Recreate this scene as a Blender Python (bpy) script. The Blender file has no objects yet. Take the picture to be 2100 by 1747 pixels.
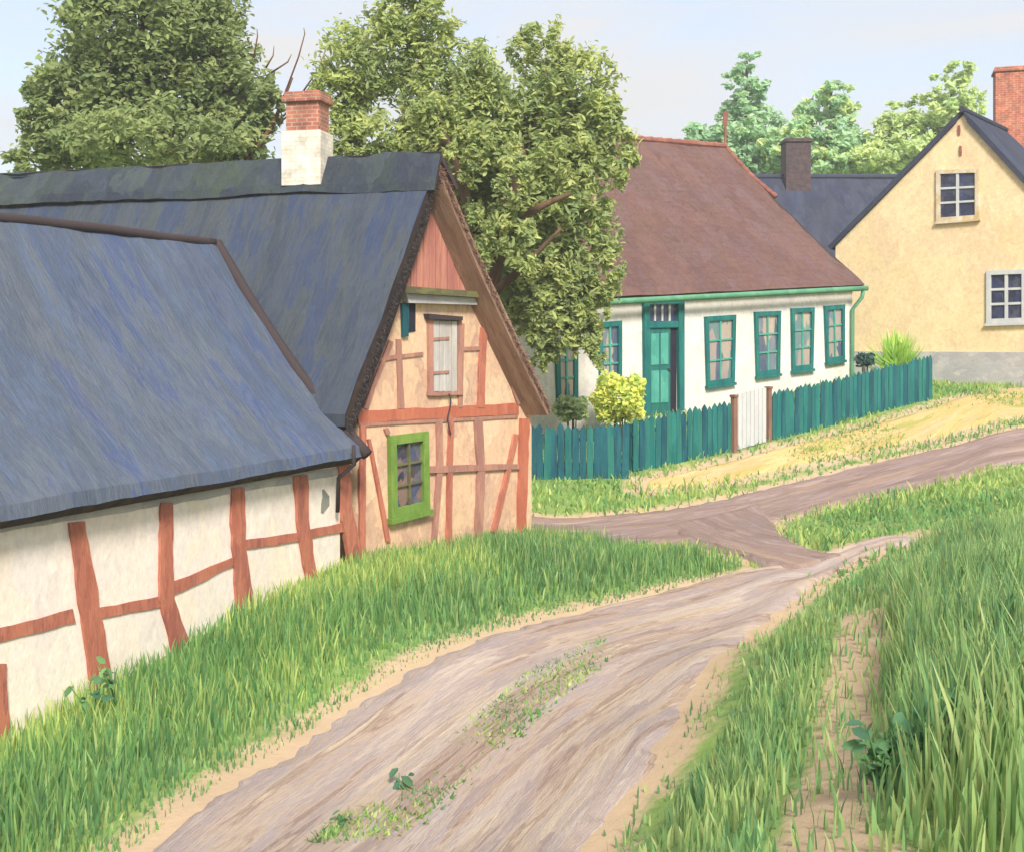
import bpy, bmesh, math, random
import numpy as np
from mathutils import Vector, noise
random.seed(7); rng = np.random.default_rng(7)
SC = bpy.context.scene
COL = SC.collection
PI = math.pi

# ---------------------------------------------------------------- camera, sky, sun, exposure
EYE = 4.0                                  # height of the eye above the zero level
F = 2400.0; CX = 1050.0; HY = 700.0        # focal length, centre and horizon in units of a 2100 wide picture
cam = bpy.data.objects.new('camera', bpy.data.cameras.new('camera'))
COL.objects.link(cam); SC.camera = cam
cam.location = (0, 0, EYE); cam.rotation_euler = (PI/2, 0, 0)
cam.data.sensor_width = 36; cam.data.lens = 36*F/2100
cam.data.shift_y = -(873.5-HY)/2100
cam.data.clip_end = 3000; cam.data.clip_start = .05

SUN_AZ = math.atan2(.2, -.9)             # direction towards the sun: behind the viewer, a little to the right
SUN_EL = math.radians(43)
w = bpy.data.worlds.new('World'); SC.world = w; w.use_nodes = True
nt = w.node_tree; nt.nodes.clear()
def N(tree, kind, **kw):
    n = tree.nodes.new(kind)
    for k, v in kw.items(): setattr(n, k, v)
    return n
out = N(nt, 'ShaderNodeOutputWorld'); bg = N(nt, 'ShaderNodeBackground')
sky = N(nt, 'ShaderNodeTexSky', sky_type='NISHITA', sun_disc=False)
sky.sun_elevation = SUN_EL; sky.sun_rotation = SUN_AZ
sky.dust_density = 2.0; sky.air_density = 1.0
tc = N(nt, 'ShaderNodeTexCoord'); mp = N(nt, 'ShaderNodeMapping')
mp.inputs['Scale'].default_value = (1.6, 1.0, 6.5); mp.inputs['Rotation'].default_value = (0, .12, 0)
mp.inputs['Location'].default_value = (.3, 0, .2)
nz = N(nt, 'ShaderNodeTexNoise'); nz.inputs['Scale'].default_value = 2.2; nz.inputs['Detail'].default_value = 6
nz.inputs['Roughness'].default_value = .55; nz.inputs['Distortion'].default_value = .6
rp = N(nt, 'ShaderNodeValToRGB'); rp.color_ramp.elements[0].position = .30; rp.color_ramp.elements[1].position = .60
rp.color_ramp.elements[0].color = (.42,)*3+(1,); rp.color_ramp.elements[1].color = (1,)*3+(1,)
mx = N(nt, 'ShaderNodeMix', data_type='RGBA')
mx.inputs[7].default_value = (3.3, 3.3, 3.32, 1)   # bright thin cloud, in the sky texture's own units
nt.links.new(tc.outputs['Generated'], mp.inputs[0]); nt.links.new(mp.outputs[0], nz.inputs['Vector'])
nt.links.new(nz.outputs[0], rp.inputs[0]); nt.links.new(rp.outputs[0], mx.inputs[0])
nt.links.new(sky.outputs[0], mx.inputs[6]); nt.links.new(mx.outputs[2], bg.inputs[0])
bg.inputs[1].default_value = .15
nt.links.new(bg.outputs[0], out.inputs[0])

sd = bpy.data.lights.new('sun', 'SUN'); sd.energy = 3.4; sd.angle = math.radians(14); sd.color = (1, .95, .88)
so = bpy.data.objects.new('sun', sd); COL.objects.link(so)
sv = Vector((math.sin(SUN_AZ)*math.cos(SUN_EL), math.cos(SUN_AZ)*math.cos(SUN_EL), math.sin(SUN_EL)))
so.rotation_euler = sv.to_track_quat('Z', 'Y').to_euler(); so.location = (10, -20, 40)
SC.view_settings.view_transform = 'Standard'; SC.view_settings.look = 'None'
SC.view_settings.exposure = .84; SC.view_settings.gamma = 1
SC.render.engine = 'CYCLES'; SC.cycles.max_bounces = 6; SC.cycles.use_denoising = True

# ---------------------------------------------------------------- helpers
def lin(c): return c/12.92 if c <= .04045 else ((c+.055)/1.055)**2.4
def rgb(r, g, b, k=.8): return (lin(r/255)*k, lin(g/255)*k, lin(b/255)*k, 1)

def ramp(tree, cols, mode='LINEAR'):
    r = N(tree, 'ShaderNodeValToRGB'); e = r.color_ramp.elements; r.color_ramp.interpolation = mode
    n = len(cols)
    while len(e) < n: e.new(.5)
    for i, c in enumerate(cols):
        e[i].position = (i/n if mode == 'CONSTANT' else i/max(1, n-1)); e[i].color = c
    return r

def paint(name, cols, scale=(3, 3, 3), coord='Object', dab=.5, distort=.5, rough=.9, bump=.25, fine=14., spec=.15, rot=(0, 0, 0), bumpdist=.02, course=0):
    """weathered, brushed looking surface: streaky patches of COLS stretched by SCALE (per metre)"""
    m = bpy.data.materials.new(name); m.use_nodes = True; t = m.node_tree; L = t.links.new
    b = t.nodes['Principled BSDF']; b.inputs['Roughness'].default_value = rough
    b.inputs['Specular IOR Level'].default_value = spec
    tc = N(t, 'ShaderNodeTexCoord'); mp = N(t, 'ShaderNodeMapping'); mp.inputs['Scale'].default_value = scale; mp.inputs['Rotation'].default_value = rot
    L(tc.outputs[coord], mp.inputs[0])
    n1 = N(t, 'ShaderNodeTexNoise'); n1.inputs['Scale'].default_value = 2.3; n1.inputs['Detail'].default_value = 5
    L(mp.outputs[0], n1.inputs['Vector'])
    sub = N(t, 'ShaderNodeVectorMath', operation='SUBTRACT'); sub.inputs[1].default_value = (.5, .5, .5); L(n1.outputs['Color'], sub.inputs[0])
    sc = N(t, 'ShaderNodeVectorMath', operation='SCALE'); sc.inputs['Scale'].default_value = distort*2; L(sub.outputs[0], sc.inputs[0])
    ad = N(t, 'ShaderNodeVectorMath', operation='ADD'); L(mp.outputs[0], ad.inputs[0]); L(sc.outputs[0], ad.inputs[1])
    vo = N(t, 'ShaderNodeTexVoronoi'); vo.inputs['Scale'].default_value = 1.; L(ad.outputs[0], vo.inputs['Vector'])
    sp = N(t, 'ShaderNodeSeparateColor'); L(vo.outputs['Color'], sp.inputs[0])
    r1 = ramp(t, cols, 'CONSTANT'); L(sp.outputs[0], r1.inputs[0])
    n2 = N(t, 'ShaderNodeTexNoise'); n2.inputs['Scale'].default_value = .8; n2.inputs['Detail'].default_value = 9; n2.inputs['Roughness'].default_value = .68
    L(ad.outputs[0], n2.inputs['Vector'])
    mr = N(t, 'ShaderNodeMapRange'); mr.inputs[1].default_value = .28; mr.inputs[2].default_value = .72; L(n2.outputs[0], mr.inputs[0])
    r2 = ramp(t, cols); L(mr.outputs[0], r2.inputs[0])
    mx = N(t, 'ShaderNodeMix', data_type='RGBA'); mx.inputs[0].default_value = dab
    L(r2.outputs[0], mx.inputs[6]); L(r1.outputs[0], mx.inputs[7])
    n3 = N(t, 'ShaderNodeTexNoise'); n3.inputs['Scale'].default_value = fine; n3.inputs['Detail'].default_value = 6; n3.inputs['Roughness'].default_value = .7
    L(mp.outputs[0], n3.inputs['Vector'])
    mr3 = N(t, 'ShaderNodeMapRange'); mr3.inputs[3].default_value = .72; mr3.inputs[4].default_value = 1.26; L(n3.outputs[0], mr3.inputs[0])
    mu = N(t, 'ShaderNodeMix', data_type='RGBA', blend_type='MULTIPLY'); mu.inputs[0].default_value = 1
    L(mx.outputs[2], mu.inputs[6]); L(mr3.outputs[0], mu.inputs[7]); L(mu.outputs[2], b.inputs['Base Color'])
    if bump:
        bp = N(t, 'ShaderNodeBump'); bp.inputs['Strength'].default_value = bump; bp.inputs['Distance'].default_value = bumpdist
        ma = N(t, 'ShaderNodeMath', operation='ADD'); L(n3.outputs[0], ma.inputs[0]); L(n2.outputs[0], ma.inputs[1])
        if course:
            wv = N(t, 'ShaderNodeTexWave', wave_type='BANDS', bands_direction='Y', wave_profile='SAW'); wv.inputs['Scale'].default_value = course/6.283/scale[1]*6.283/6.283*3.14159; wv.inputs['Distortion'].default_value = .5; wv.inputs['Detail Scale'].default_value = 2
            L(mp.outputs[0], wv.inputs['Vector']); m2 = N(t, 'ShaderNodeMath', operation='MULTIPLY_ADD'); m2.inputs[1].default_value = 1.2; L(wv.outputs['Fac'], m2.inputs[0]); L(ma.outputs[0], m2.inputs[2]); ma = m2
        L(ma.outputs[0], bp.inputs['Height']); L(bp.outputs[0], b.inputs['Normal'])
    return m

def leafy(name, trans=.35):
    m = bpy.data.materials.new(name); m.use_nodes = True; t = m.node_tree; L = t.links.new
    b = t.nodes['Principled BSDF']; b.inputs['Roughness'].default_value = .7; b.inputs['Specular IOR Level'].default_value = .15
    a = N(t, 'ShaderNodeAttribute', attribute_name='tint'); L(a.outputs['Color'], b.inputs['Base Color'])
    tr = N(t, 'ShaderNodeBsdfTranslucent'); L(a.outputs['Color'], tr.inputs[0])
    mx = N(t, 'ShaderNodeMixShader'); mx.inputs[0].default_value = trans
    L(b.outputs[0], mx.inputs[1]); L(tr.outputs[0], mx.inputs[2]); L(mx.outputs[0], t.nodes['Material Output'].inputs[0])
    return m

def thing(name, label, cat, loc, group=None):
    o = bpy.data.objects.new(name, None); COL.objects.link(o); o.location = loc; o.empty_display_size = .3
    o['label'] = label; o['category'] = cat
    if group: o['group'] = group
    return o

def origin(o):
    v = Vector((0, 0, 0))
    while o is not None: v += o.location; o = o.parent
    return v

class MB:
    def __init__(s): s.v = []; s.f = []; s.m = []; s.uv = {}
    def face(s, pts, mi=0, uvs=None):
        i = len(s.v); s.v += [tuple(p) for p in pts]; s.f.append(tuple(range(i, i+len(pts)))); s.m.append(mi)
        if uvs: s.uv[len(s.f)-1] = uvs
    def prism(s, a, b, mi=0):
        """closed solid between the equal polygons a and b"""
        i = len(s.v); n = len(a); s.v += [tuple(p) for p in a]+[tuple(p) for p in b]
        s.f.append(tuple(range(i, i+n))); s.f.append(tuple(range(i+2*n-1, i+n-1, -1))); s.m += [mi, mi]
        for k in range(n):
            k2 = (k+1) % n; s.f.append((i+k, i+n+k, i+n+k2, i+k2)); s.m.append(mi)
    def box(s, c, ax, ay, az, mi=0):
        c = Vector(c); q = [c-ax-ay, c+ax-ay, c+ax+ay, c-ax+ay]
        s.prism([p-az for p in q], [p+az for p in q], mi)
    def tube(s, pts, rad, n=8, mi=0):
        pts = [Vector(p) for p in pts]; i0 = len(s.v)
        for k, p in enumerate(pts):
            d = (pts[min(k+1, len(pts)-1)]-pts[max(k-1, 0)]).normalized()
            a = d.cross(Vector((.31, .9, .2))).normalized(); b = d.cross(a)
            r = rad[k] if isinstance(rad, (list, tuple)) else rad
            for j in range(n):
                t = 2*PI*j/n; s.v.append(tuple(p+a*(math.cos(t)*r)+b*(math.sin(t)*r)))
        for k in range(len(pts)-1):
            for j in range(n):
                j2 = (j+1) % n; s.f.append((i0+k*n+j, i0+k*n+j2, i0+(k+1)*n+j2, i0+(k+1)*n+j)); s.m.append(mi)
        s.f.append(tuple(range(i0+n-1, i0-1, -1))); s.m.append(mi)
        e = i0+(len(pts)-1)*n; s.f.append(tuple(range(e, e+n))); s.m.append(mi)
    def build(s, name, mats, parent=None, smooth=False, bevel=0):
        if not isinstance(mats, (list, tuple)): mats = [mats]
        off = origin(parent) if parent else Vector((0, 0, 0))
        me = bpy.data.meshes.new(name); me.from_pydata([(p[0]-off.x, p[1]-off.y, p[2]-off.z) for p in s.v], [], s.f)
        for m in mats: me.materials.append(m)
        me.polygons.foreach_set('material_index', s.m)
        if s.uv:
            ul = me.uv_layers.new(name='UVMap')
            for fi, us in s.uv.items():
                for k, li in enumerate(me.polygons[fi].loop_indices): ul.data[li].uv = us[k]
        bm = bmesh.new(); bm.from_mesh(me)
        bmesh.ops.remove_doubles(bm, verts=bm.verts, dist=1e-5)
        bmesh.ops.recalc_face_normals(bm, faces=bm.faces); bm.to_mesh(me); bm.free()
        if smooth: me.polygons.foreach_set('use_smooth', [True]*len(me.polygons))
        o = bpy.data.objects.new(name, me); COL.objects.link(o)
        if parent: o.parent = parent
        if bevel:
            b = o.modifiers.new('bevel', 'BEVEL'); b.width = bevel; b.segments = 2; b.limit_method = 'ANGLE'
        return o

def quads_mesh(name, V, Q, mats, tint=None, parent=None, smooth=False):
    """V (n,3), Q (m,4) arrays -> object, with a colour per vertex for per-leaf differences"""
    off = origin(parent) if parent else Vector((0, 0, 0))
    V = np.asarray(V, dtype=np.float32)-np.array(off, dtype=np.float32)
    me = bpy.data.meshes.new(name); me.vertices.add(len(V)); me.vertices.foreach_set('co', V.ravel())
    me.loops.add(Q.size); me.loops.foreach_set('vertex_index', Q.ravel().astype(np.int32))
    me.polygons.add(len(Q)); me.polygons.foreach_set('loop_start', np.arange(0, Q.size, 4, dtype=np.int32))
    me.polygons.foreach_set('loop_total', np.full(len(Q), 4, dtype=np.int32))
    if tint is not None:
        a = me.attributes.new('tint', 'FLOAT_COLOR', 'POINT')
        a.data.foreach_set('color', np.concatenate([tint, np.ones((len(tint), 1))], 1).astype(np.float32).ravel())
    me.materials.append(mats); me.update(calc_edges=True); me.validate()
    if smooth: me.polygons.foreach_set('use_smooth', [True]*len(me.polygons))
    o = bpy.data.objects.new(name, me); COL.objects.link(o)
    if parent: o.parent = parent
    return o

def P(px, py, d):                                   # the point at depth d that is seen at px, py
    return Vector(((px-CX)/F*d, d, EYE+(HY-py)/F*d))

class Wall:
    """vertical plane: s along U, z up (world), o outwards along N"""
    def __init__(s, O, U, Nn):
        s.O = Vector((O[0], O[1], 0)); s.U = Vector((U[0], U[1], 0)).normalized(); s.N = Vector((Nn[0], Nn[1], 0)).normalized()
    def w(s, a, z, o=0.): return s.O+s.U*a+s.N*o+Vector((0, 0, z))
    def sz(s, px, py, o=0.):
        d = Vector(((px-CX)/F, 1, (HY-py)/F)); C = Vector((0, 0, EYE))
        t = ((s.O+s.N*o-C).dot(s.N))/d.dot(s.N); p = C+d*t
        return ((p-s.O).dot(s.U), p.z)
    def slab(s, mb, pts, o0, o1, mi=0):
        mb.prism([s.w(a, z, o0) for a, z in pts], [s.w(a, z, o1) for a, z in pts], mi)
    def shape(s, mb, pix, o0, o1, mi=0): s.slab(mb, [s.sz(*p) for p in pix], o0, o1, mi)
    def strip(s, mb, line, wd, o0, o1, mi=0):
        """timber following pixel points LINE with widths WD in picture units, a chain of plates"""
        n = len(line); wd = wd if isinstance(wd, (list, tuple)) else [wd]*n; q = []
        for k in range(n-1):                       # hand-hewn: the edges wander a little
            m = max(1, int(math.dist(line[k], line[k+1])/22))
            for j in range(m+(k == n-2)):
                f = j/m; mid = .06 if 0 < k+f < n-1 else .0
                q.append((line[k][0]+(line[k+1][0]-line[k][0])*f+random.uniform(-1, 1)*mid*wd[0]*.8, line[k][1]+(line[k+1][1]-line[k][1])*f+random.uniform(-1, 1)*mid*wd[0]*.8, (wd[k]+(wd[k+1]-wd[k])*f)*random.uniform(.9, 1.08)))
        line = [a[:2] for a in q]; wd = [a[2] for a in q]; n = len(line)
        L, R = [], []
        for k in range(n):
            a = line[max(k-1, 0)]; b = line[min(k+1, n-1)]
            dx, dy = b[0]-a[0], b[1]-a[1]; l = math.hypot(dx, dy)
            nx, ny = -dy/l*wd[k]/2, dx/l*wd[k]/2
            L.append((line[k][0]+nx, line[k][1]+ny)); R.append((line[k][0]-nx, line[k][1]-ny))
        s.shape(mb, L+R[::-1], o0, o1, mi)

def roof_slab(mb, r0, r1, e0, e1, thick, sag=0., nu=24, nv=14, rough=.02, drop=.06, rsag=0., side=(1, 1, 1), esag=0.):
    """thick roof slope from ridge r0-r1 to eave e0-e1; side = material index of end 0, end 1 and the eave edge"""
    r0, r1, e0, e1 = map(Vector, (r0, r1, e0, e1))
    nrm = ((r1-r0)+(e1-e0)).cross((e0-r0)+(e1-r1)).normalized()
    if nrm.z < 0: nrm = -nrm
    lu = max((r1-r0).length, (e1-e0).length); lv = ((e0+e1)/2-(r0+r1)/2).length
    cot = abs(nrm.z)/max(.05, math.hypot(nrm.x, nrm.y))
    T, B = [], []
    for i in range(nu+1):
        u = i/nu; tr, br = [], []
        for j in range(nv+1):
            v = j/nv
            p = r0.lerp(r1, u).lerp(e0.lerp(e1, u), v)
            p = p-Vector((0, 0, 1))*(sag*math.sin(PI*v)+rsag*math.sin(PI*u)*(1-v)+esag*math.sin(PI*u)*v)
            n = noise.noise(Vector((p.x*1.1, p.y*1.1, p.z*1.1)))*rough*1.6+noise.noise(Vector((p.x*4, p.y*4, p.z*2)))*rough*.7
            e = max(0, 1-min(1-v, 1)*lv/.16)
            tr.append(p+nrm*(n-drop*e*e)); br.append(p-nrm*min(thick-.4*n, .004+.97*v*lv*cot))
        T.append(tr); B.append(br)
    for i in range(nu):
        for j in range(nv):
            uv = [(i/nu*lu, j/nv*lv), ((i+1)/nu*lu, j/nv*lv), ((i+1)/nu*lu, (j+1)/nv*lv), (i/nu*lu, (j+1)/nv*lv)]
            mb.face([T[i][j], T[i+1][j], T[i+1][j+1], T[i][j+1]], 0, uv)
            mb.face([B[i][j], B[i+1][j], B[i+1][j+1], B[i][j+1]], side[2], uv)
    for j in range(nv):
        uv = [(0, j/nv*lv), (0, (j+1)/nv*lv), (.3, (j+1)/nv*lv), (.3, j/nv*lv)]
        mb.face([T[0][j], T[0][j+1], B[0][j+1], B[0][j]], side[0], uv)
        mb.face([T[nu][j], T[nu][j+1], B[nu][j+1], B[nu][j]], side[1], uv)
    for i in range(nu):
        uv = [(i/nu*lu, 0), ((i+1)/nu*lu, 0), ((i+1)/nu*lu, .3), (i/nu*lu, .3)]
        mb.face([T[i][nv], T[i+1][nv], B[i+1][nv], B[i][nv]], side[2], uv)
        mb.face([T[i][0], T[i+1][0], B[i+1][0], B[i][0]], 0, uv)

# ---------------------------------------------------------------- terrain shape
K = []
def kp(px, py, d): p = P(px, py, d); K.append((p.x, p.y, p.z))
def kw(x, y, z): K.append((x, y, EYE+z))
for a in [(400, 1650, 9), (900, 1335, 13), (1300, 1165, 17.2), (750, 1747, 8.75), (1100, 1430, 12), (1450, 1235, 16), (1650, 1172, 17.5),
          (1230, 1747, 8.6), (1330, 1747, 8), (1430, 1440, 11.7), (1540, 1315, 14.3), (1600, 1600, 7.5), (1900, 1747, 5), (2100, 1500, 6.5),
          (2000, 1250, 11), (1800, 1245, 13), (1650, 1300, 12), (1600, 1430, 10), (1800, 1400, 9.5), (1900, 1062, 21), (1750, 1112, 19),
          (2100, 1020, 21), (1100, 1085, 21), (1450, 1060, 22.5), (1500, 1015, 24), (1750, 990, 25), (2100, 915, 27), (1100, 978, 24),
          (1290, 980, 24.2), (1510, 922, 26.5), (1910, 818, 31), (1100, 1012, 23), (2100, 830, 31), (1910, 787, 36), (2100, 792, 34)]: kp(*a)
for a in [(-4.6, 10.1, -3.6), (-2.1, 15.6, -3.0), (-8, 8, -3.7), (-10, 14, -3.2), (-2.15, 16.2, -3.02), (.33, 19.5, -3.35), (0, 0, -1.7), (3, 0, -1.6),
          (-3, 3, -3.1), (.9, 26.2, -2.05), (4.8, 29.1, -1.75), (9.6, 33, -1.1), (0, 45, -.5), (20, 45, 0), (-20, 30, -2.3), (-20, 45, -1), (0, 80, 1),
          (40, 80, 1), (-40, 80, 0), (40, 30, -.5), (40, 0, -1), (-40, 0, -3.6), (-20, 0, -3.6), (0, -20, -1.5), (12, 8, -2.0), (10, 14, -2.6),
          (-5, 22, -2.6), (-1, 23.5, -2.7)]: kw(*a)
K = np.array(K); kx = K[:, :2]
def phi(r2): return np.where(r2 > 1e-9, .5*r2*np.log(np.maximum(r2, 1e-9)), 0.)
n = len(K)
A = np.zeros((n+3, n+3)); A[:n, :n] = phi(((kx[:, None]-kx[None])**2).sum(-1))+np.eye(n)*.05
A[:n, n] = 1; A[:n, n+1:] = kx; A[n, :n] = 1; A[n+1:, :n] = kx.T
TW = np.linalg.solve(A, np.concatenate([K[:, 2], [0, 0, 0]]))
def height(x, y):
    x = np.asarray(x, float); y = np.asarray(y, float); sh = x.shape; q = np.stack([x.ravel(), y.ravel()], 1)
    z = phi(((q[:, None]-kx[None])**2).sum(-1))@TW[:n]+TW[n]+q@TW[n+1:]
    r = np.hypot(q[:, 0], q[:, 1]-25); t = np.clip((r-50)/80, 0, 1); t = t*t*(3-2*t)
    return (z*(1-t)+(EYE+.5)*t).reshape(sh)
def hz(x, y): return float(height(np.array([x]), np.array([y]))[0])
_D = np.arange(2.5, 70, .04)
def G(px, py):                                      # where the sight line through px, py first meets the ground
    X = (px-CX)/F*_D; Z = EYE+(HY-py)/F*_D; b = np.nonzero(Z <= height(X, _D))[0]
    i = b[0] if len(b) else len(_D)-1
    return (float(X[i]), float(_D[i]))

def axis(lo, hi, a, b, st):
    m = list(np.arange(a, b, st)); s = st; x = a
    left = []
    while x > lo: s *= 1.25; x -= s; left.append(x)
    s = st; x = m[-1]; right = []
    while x < hi: s *= 1.25; x += s; right.append(x)
    return np.array(left[::-1]+m+right)
def inside(poly, x, y):
    c = np.zeros(len(x), bool); n = len(poly); j = n-1
    for i in range(n):
        xi, yi = poly[i]; xj, yj = poly[j]
        if yi != yj: c ^= ((yi > y) != (yj > y)) & (x < (xj-xi)*(y-yi)/(yj-yi)+xi)
        j = i
    return c
def smooth_line(pts, n):
    pts = np.array(pts, float); m = len(pts); out = []
    for t in np.linspace(0, m-1, n):
        i = min(int(t), m-2); f = t-i
        p0, p1, p2, p3 = pts[max(i-1, 0)], pts[i], pts[i+1], pts[min(i+2, m-1)]
        out.append(.5*((2*p1)+(-p0+p2)*f+(2*p0-5*p1+4*p2-p3)*f*f+(-p0+3*p1-3*p2+p3)*f**3))
    return np.array(out)
ROADS = []
def ribbon(mb, left, right, n=90, nv=18, lift=.035, ruts=(), wob=.16):
    L = smooth_line(left, n); R = smooth_line(right, n); ROADS.append(np.concatenate([L, R[::-1]]))
    v = np.linspace(0, 1, nv+1); XY = L[:, None]*(1-v)[None, :, None]+R[:, None]*v[None, :, None]
    UVp = XY.copy(); wid_ = np.linalg.norm(R-L, axis=1)
    for i in range(n):                              # crumbling edges
        for j, ph in ((0, 0.), (nv, 7.)):
            q = L[i] if j == 0 else R[i]; dv = (noise.noise(Vector((q[0]*2.1+ph, q[1]*2.1, 0)))+.7*noise.noise(Vector((q[0]*6+ph, q[1]*6, 3.))))*wob
            for jj in range(3):
                c_ = jj if j == 0 else nv-jj; XY[i, c_] += (R[i]-L[i])/wid_[i]*dv*(1-jj/3)
    z = height(XY[..., 0], XY[..., 1])
    prof = np.full(nv+1, .05)
    for c, wd in ruts: prof -= .05*np.exp(-((v-c)/wd)**2)
    ed = np.minimum(v, 1-v); prof = np.where(ed < .09, -.08+(prof+.08)*np.clip(ed/.09, 0, 1), prof)
    u = np.linspace(0, 1, n); eu = np.clip(np.minimum(u, 1-u)/.06, 0, 1); z = z+(lift+prof[None])*eu[:, None]-.09*(1-eu[:, None])
    le = np.concatenate([[0], np.cumsum(np.linalg.norm(np.diff((L+R)/2, axis=0), axis=1))]); wid = np.linalg.norm(R-L, axis=1)
    for i in range(n-1):
        for j in range(nv):
            q = [(i, j), (i+1, j), (i+1, j+1), (i, j+1)]
            mb.face([(XY[a, b, 0], XY[a, b, 1], z[a, b]) for a, b in q], 0, [(le[a], v[b]*wid[a]) for a, b in q])

# ---------------------------------------------------------------- roads and paths
TR = [rgb(180, 162, 152, .88), rgb(158, 138, 132, .88), rgb(204, 186, 168, .88), rgb(168, 154, 154, .88), rgb(192, 170, 150, .88), rgb(140, 116, 106, .88), rgb(212, 192, 164, .88), rgb(184, 168, 164, .88)]
M_track = paint('dirt track', TR, scale=(.36, 4.2, 1), coord='UV', dab=.3, distort=.36, bump=.9, fine=16, bumpdist=.03)
M_lane = paint('lane dirt', [rgb(150, 128, 118, 0.9), rgb(168, 146, 134, 0.9), rgb(134, 112, 104, 0.9), rgb(158, 140, 138, 0.9), rgb(190, 160, 134, 0.9)], scale=(.5, 3.6, 1), coord='UV', dab=.25, distort=.5, bump=.7, fine=14, bumpdist=.03)
M_sand = paint('sandy earth', [rgb(216, 190, 142, 0.8), rgb(200, 172, 126, 0.8), rgb(226, 206, 166, 0.8), rgb(206, 180, 136, 0.8), rgb(182, 172, 116, 0.8), rgb(222, 196, 150, 0.8)], scale=(.7, 3.2, 1), coord='UV', dab=.5, distort=.6, bump=.4, fine=6)
GL = lambda pts: [G(*p) if len(p) == 2 else (p[0], p[1]) for p in pts]
A_L = GL([(-3.6, 3.0, 0), (-3.3, 5.2, 0)])+GL([(270, 1747), (560, 1545), (880, 1348), (1170, 1258), (1400, 1203), (1540, 1172), (1640, 1158)])+[(5.4, 18.7), (6.9, 19.4)]
A_R = GL([(-.4, 3.0, 0), (.3, 5.6, 0)])+GL([(1225, 1747), (1365, 1560), (1435, 1425), (1530, 1318), (1600, 1258), (1655, 1212)])+[(4.7, 17.1), (5.5, 17.9), (6.9, 18.8)]
A_L = A_L[:len(A_R)]
mb = MB(); ribbon(mb, A_L, A_R, n=260, nv=26, lift=.028, ruts=((.27, .09), (.66, .13)))
o = mb.build('dirt_track', M_track, smooth=True); o['kind'] = 'structure'
mb = MB()
B_T = GL([(-4, 24.0, 0), (-1, 23.0, 0), (1095, 1058), (1300, 1050), (1450, 1028), (1560, 1004), (1750, 960), (1950, 915), (2100, 876)])+[(16, 29.5), (24, 31)]
B_B = GL([(-4, 20.7, 0), (-1, 20.4, 0), (1100, 1112), (1310, 1122), (1480, 1116), (1590, 1072), (1760, 1028), (1950, 988), (2100, 952)])+[(16.5, 25), (24, 27)]
ribbon(mb, B_T, B_B, n=180, nv=18, lift=.035, ruts=((.3, .1), (.7, .1)))
C_L = GL([(1340, 1085), (1400, 1112), (1480, 1138), (1555, 1160), (1640, 1178)]); C_R = GL([(1570, 1030), (1592, 1070), (1606, 1102), (1660, 1132), (1745, 1148)])
ribbon(mb, C_L, C_R, n=50, nv=12, lift=.05)
o = mb.build('side_lane', M_lane, smooth=True); o['kind'] = 'structure'
mb = MB()
S_T = GL([(1300, 994), (1400, 968), (1500, 944), (1600, 918), (1750, 880), (1900, 838), (2010, 806), (2100, 798)])+[(18, 32.4)]
S_B = GL([(1300, 1006), (1400, 998), (1500, 984), (1600, 966), (1750, 934), (1900, 906), (2010, 880), (2100, 862)])+[(18, 30)]
M_sand2 = paint('ochre earth', [rgb(218, 180, 124), rgb(206, 168, 116), rgb(228, 196, 142), rgb(196, 172, 108), rgb(168, 168, 92), rgb(222, 182, 124), rgb(210, 176, 140)], scale=(.8, 2.4, 1), coord='UV', dab=.45, distort=.7, bump=.5, fine=9)
ribbon(mb, S_T, S_B, n=70, nv=12, lift=-.02)
o = mb.build('sandy_path', M_sand2, smooth=True); o['kind'] = 'structure'
D_L = [(1.15, 3.0)]+GL([(1650, 1747), (1682, 1560), (1708, 1420), (1728, 1330), (1742, 1270)])+[(3.9, 14.6)]; D_R = [(1.75, 3.0)]+GL([(1775, 1747), (1785, 1560), (1800, 1420), (1805, 1330), (1815, 1275)])+[(4.5, 14.6)]
PATH = np.concatenate([smooth_line(D_L, 60), smooth_line(D_R, 60)[::-1]])
gx = axis(-500, 500, -8, 14, .14); gy = axis(-200, 600, 2.5, 34, .14)
X, Y = np.meshgrid(gx, gy, indexing='ij'); Z = height(X, Y)
Z = Z+.012*np.sin(X*5.1+np.sin(Y*3.3)*1.7)*np.sin(Y*4.3+np.sin(X*2.9)*2)
V = np.stack([X, Y, Z], -1).reshape(-1, 3); ny = len(gy)
I, J = np.meshgrid(np.arange(len(gx)-1), np.arange(ny-1), indexing='ij'); b0 = (I*ny+J).ravel()
def edge_dist(poly, x, y):
    d = np.full(len(x), 1e9)
    for a, b in zip(poly, np.roll(poly, -1, 0)):
        e = b-a; t = np.clip(((x-a[0])*e[0]+(y-a[1])*e[1])/max(1e-9, e@e), 0, 1); d = np.minimum(d, np.hypot(x-a[0]-t*e[0], y-a[1]-t*e[1]))
    return np.where(inside(poly, x, y), -d, d)
near = (np.abs(V[:, 0]-3) < 12) & (V[:, 1] > 2) & (V[:, 1] < 35); bare = np.zeros(len(V)); xn, yn = V[near, 0], V[near, 1]; bn = np.zeros(len(xn))
for poly, fall in ((ROADS[0], .5), (ROADS[1], .35), (ROADS[2], .35), (ROADS[3], .5), (PATH, .2)): bn = np.maximum(bn, np.clip(1-edge_dist(poly, xn, yn)/fall, 0, 1.3))
bare[near] = bn
M_ground = paint('meadow ground', [rgb(104, 138, 70), rgb(132, 160, 82), rgb(146, 168, 94), rgb(120, 150, 84), rgb(160, 166, 104), rgb(96, 136, 84)], scale=(1.3, 2.2, 2), dab=.35, distort=.7, bump=.6)
t = M_ground.node_tree; L_ = t.links.new; bs = t.nodes['Principled BSDF']; old = bs.inputs['Base Color'].links[0].from_socket
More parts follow.
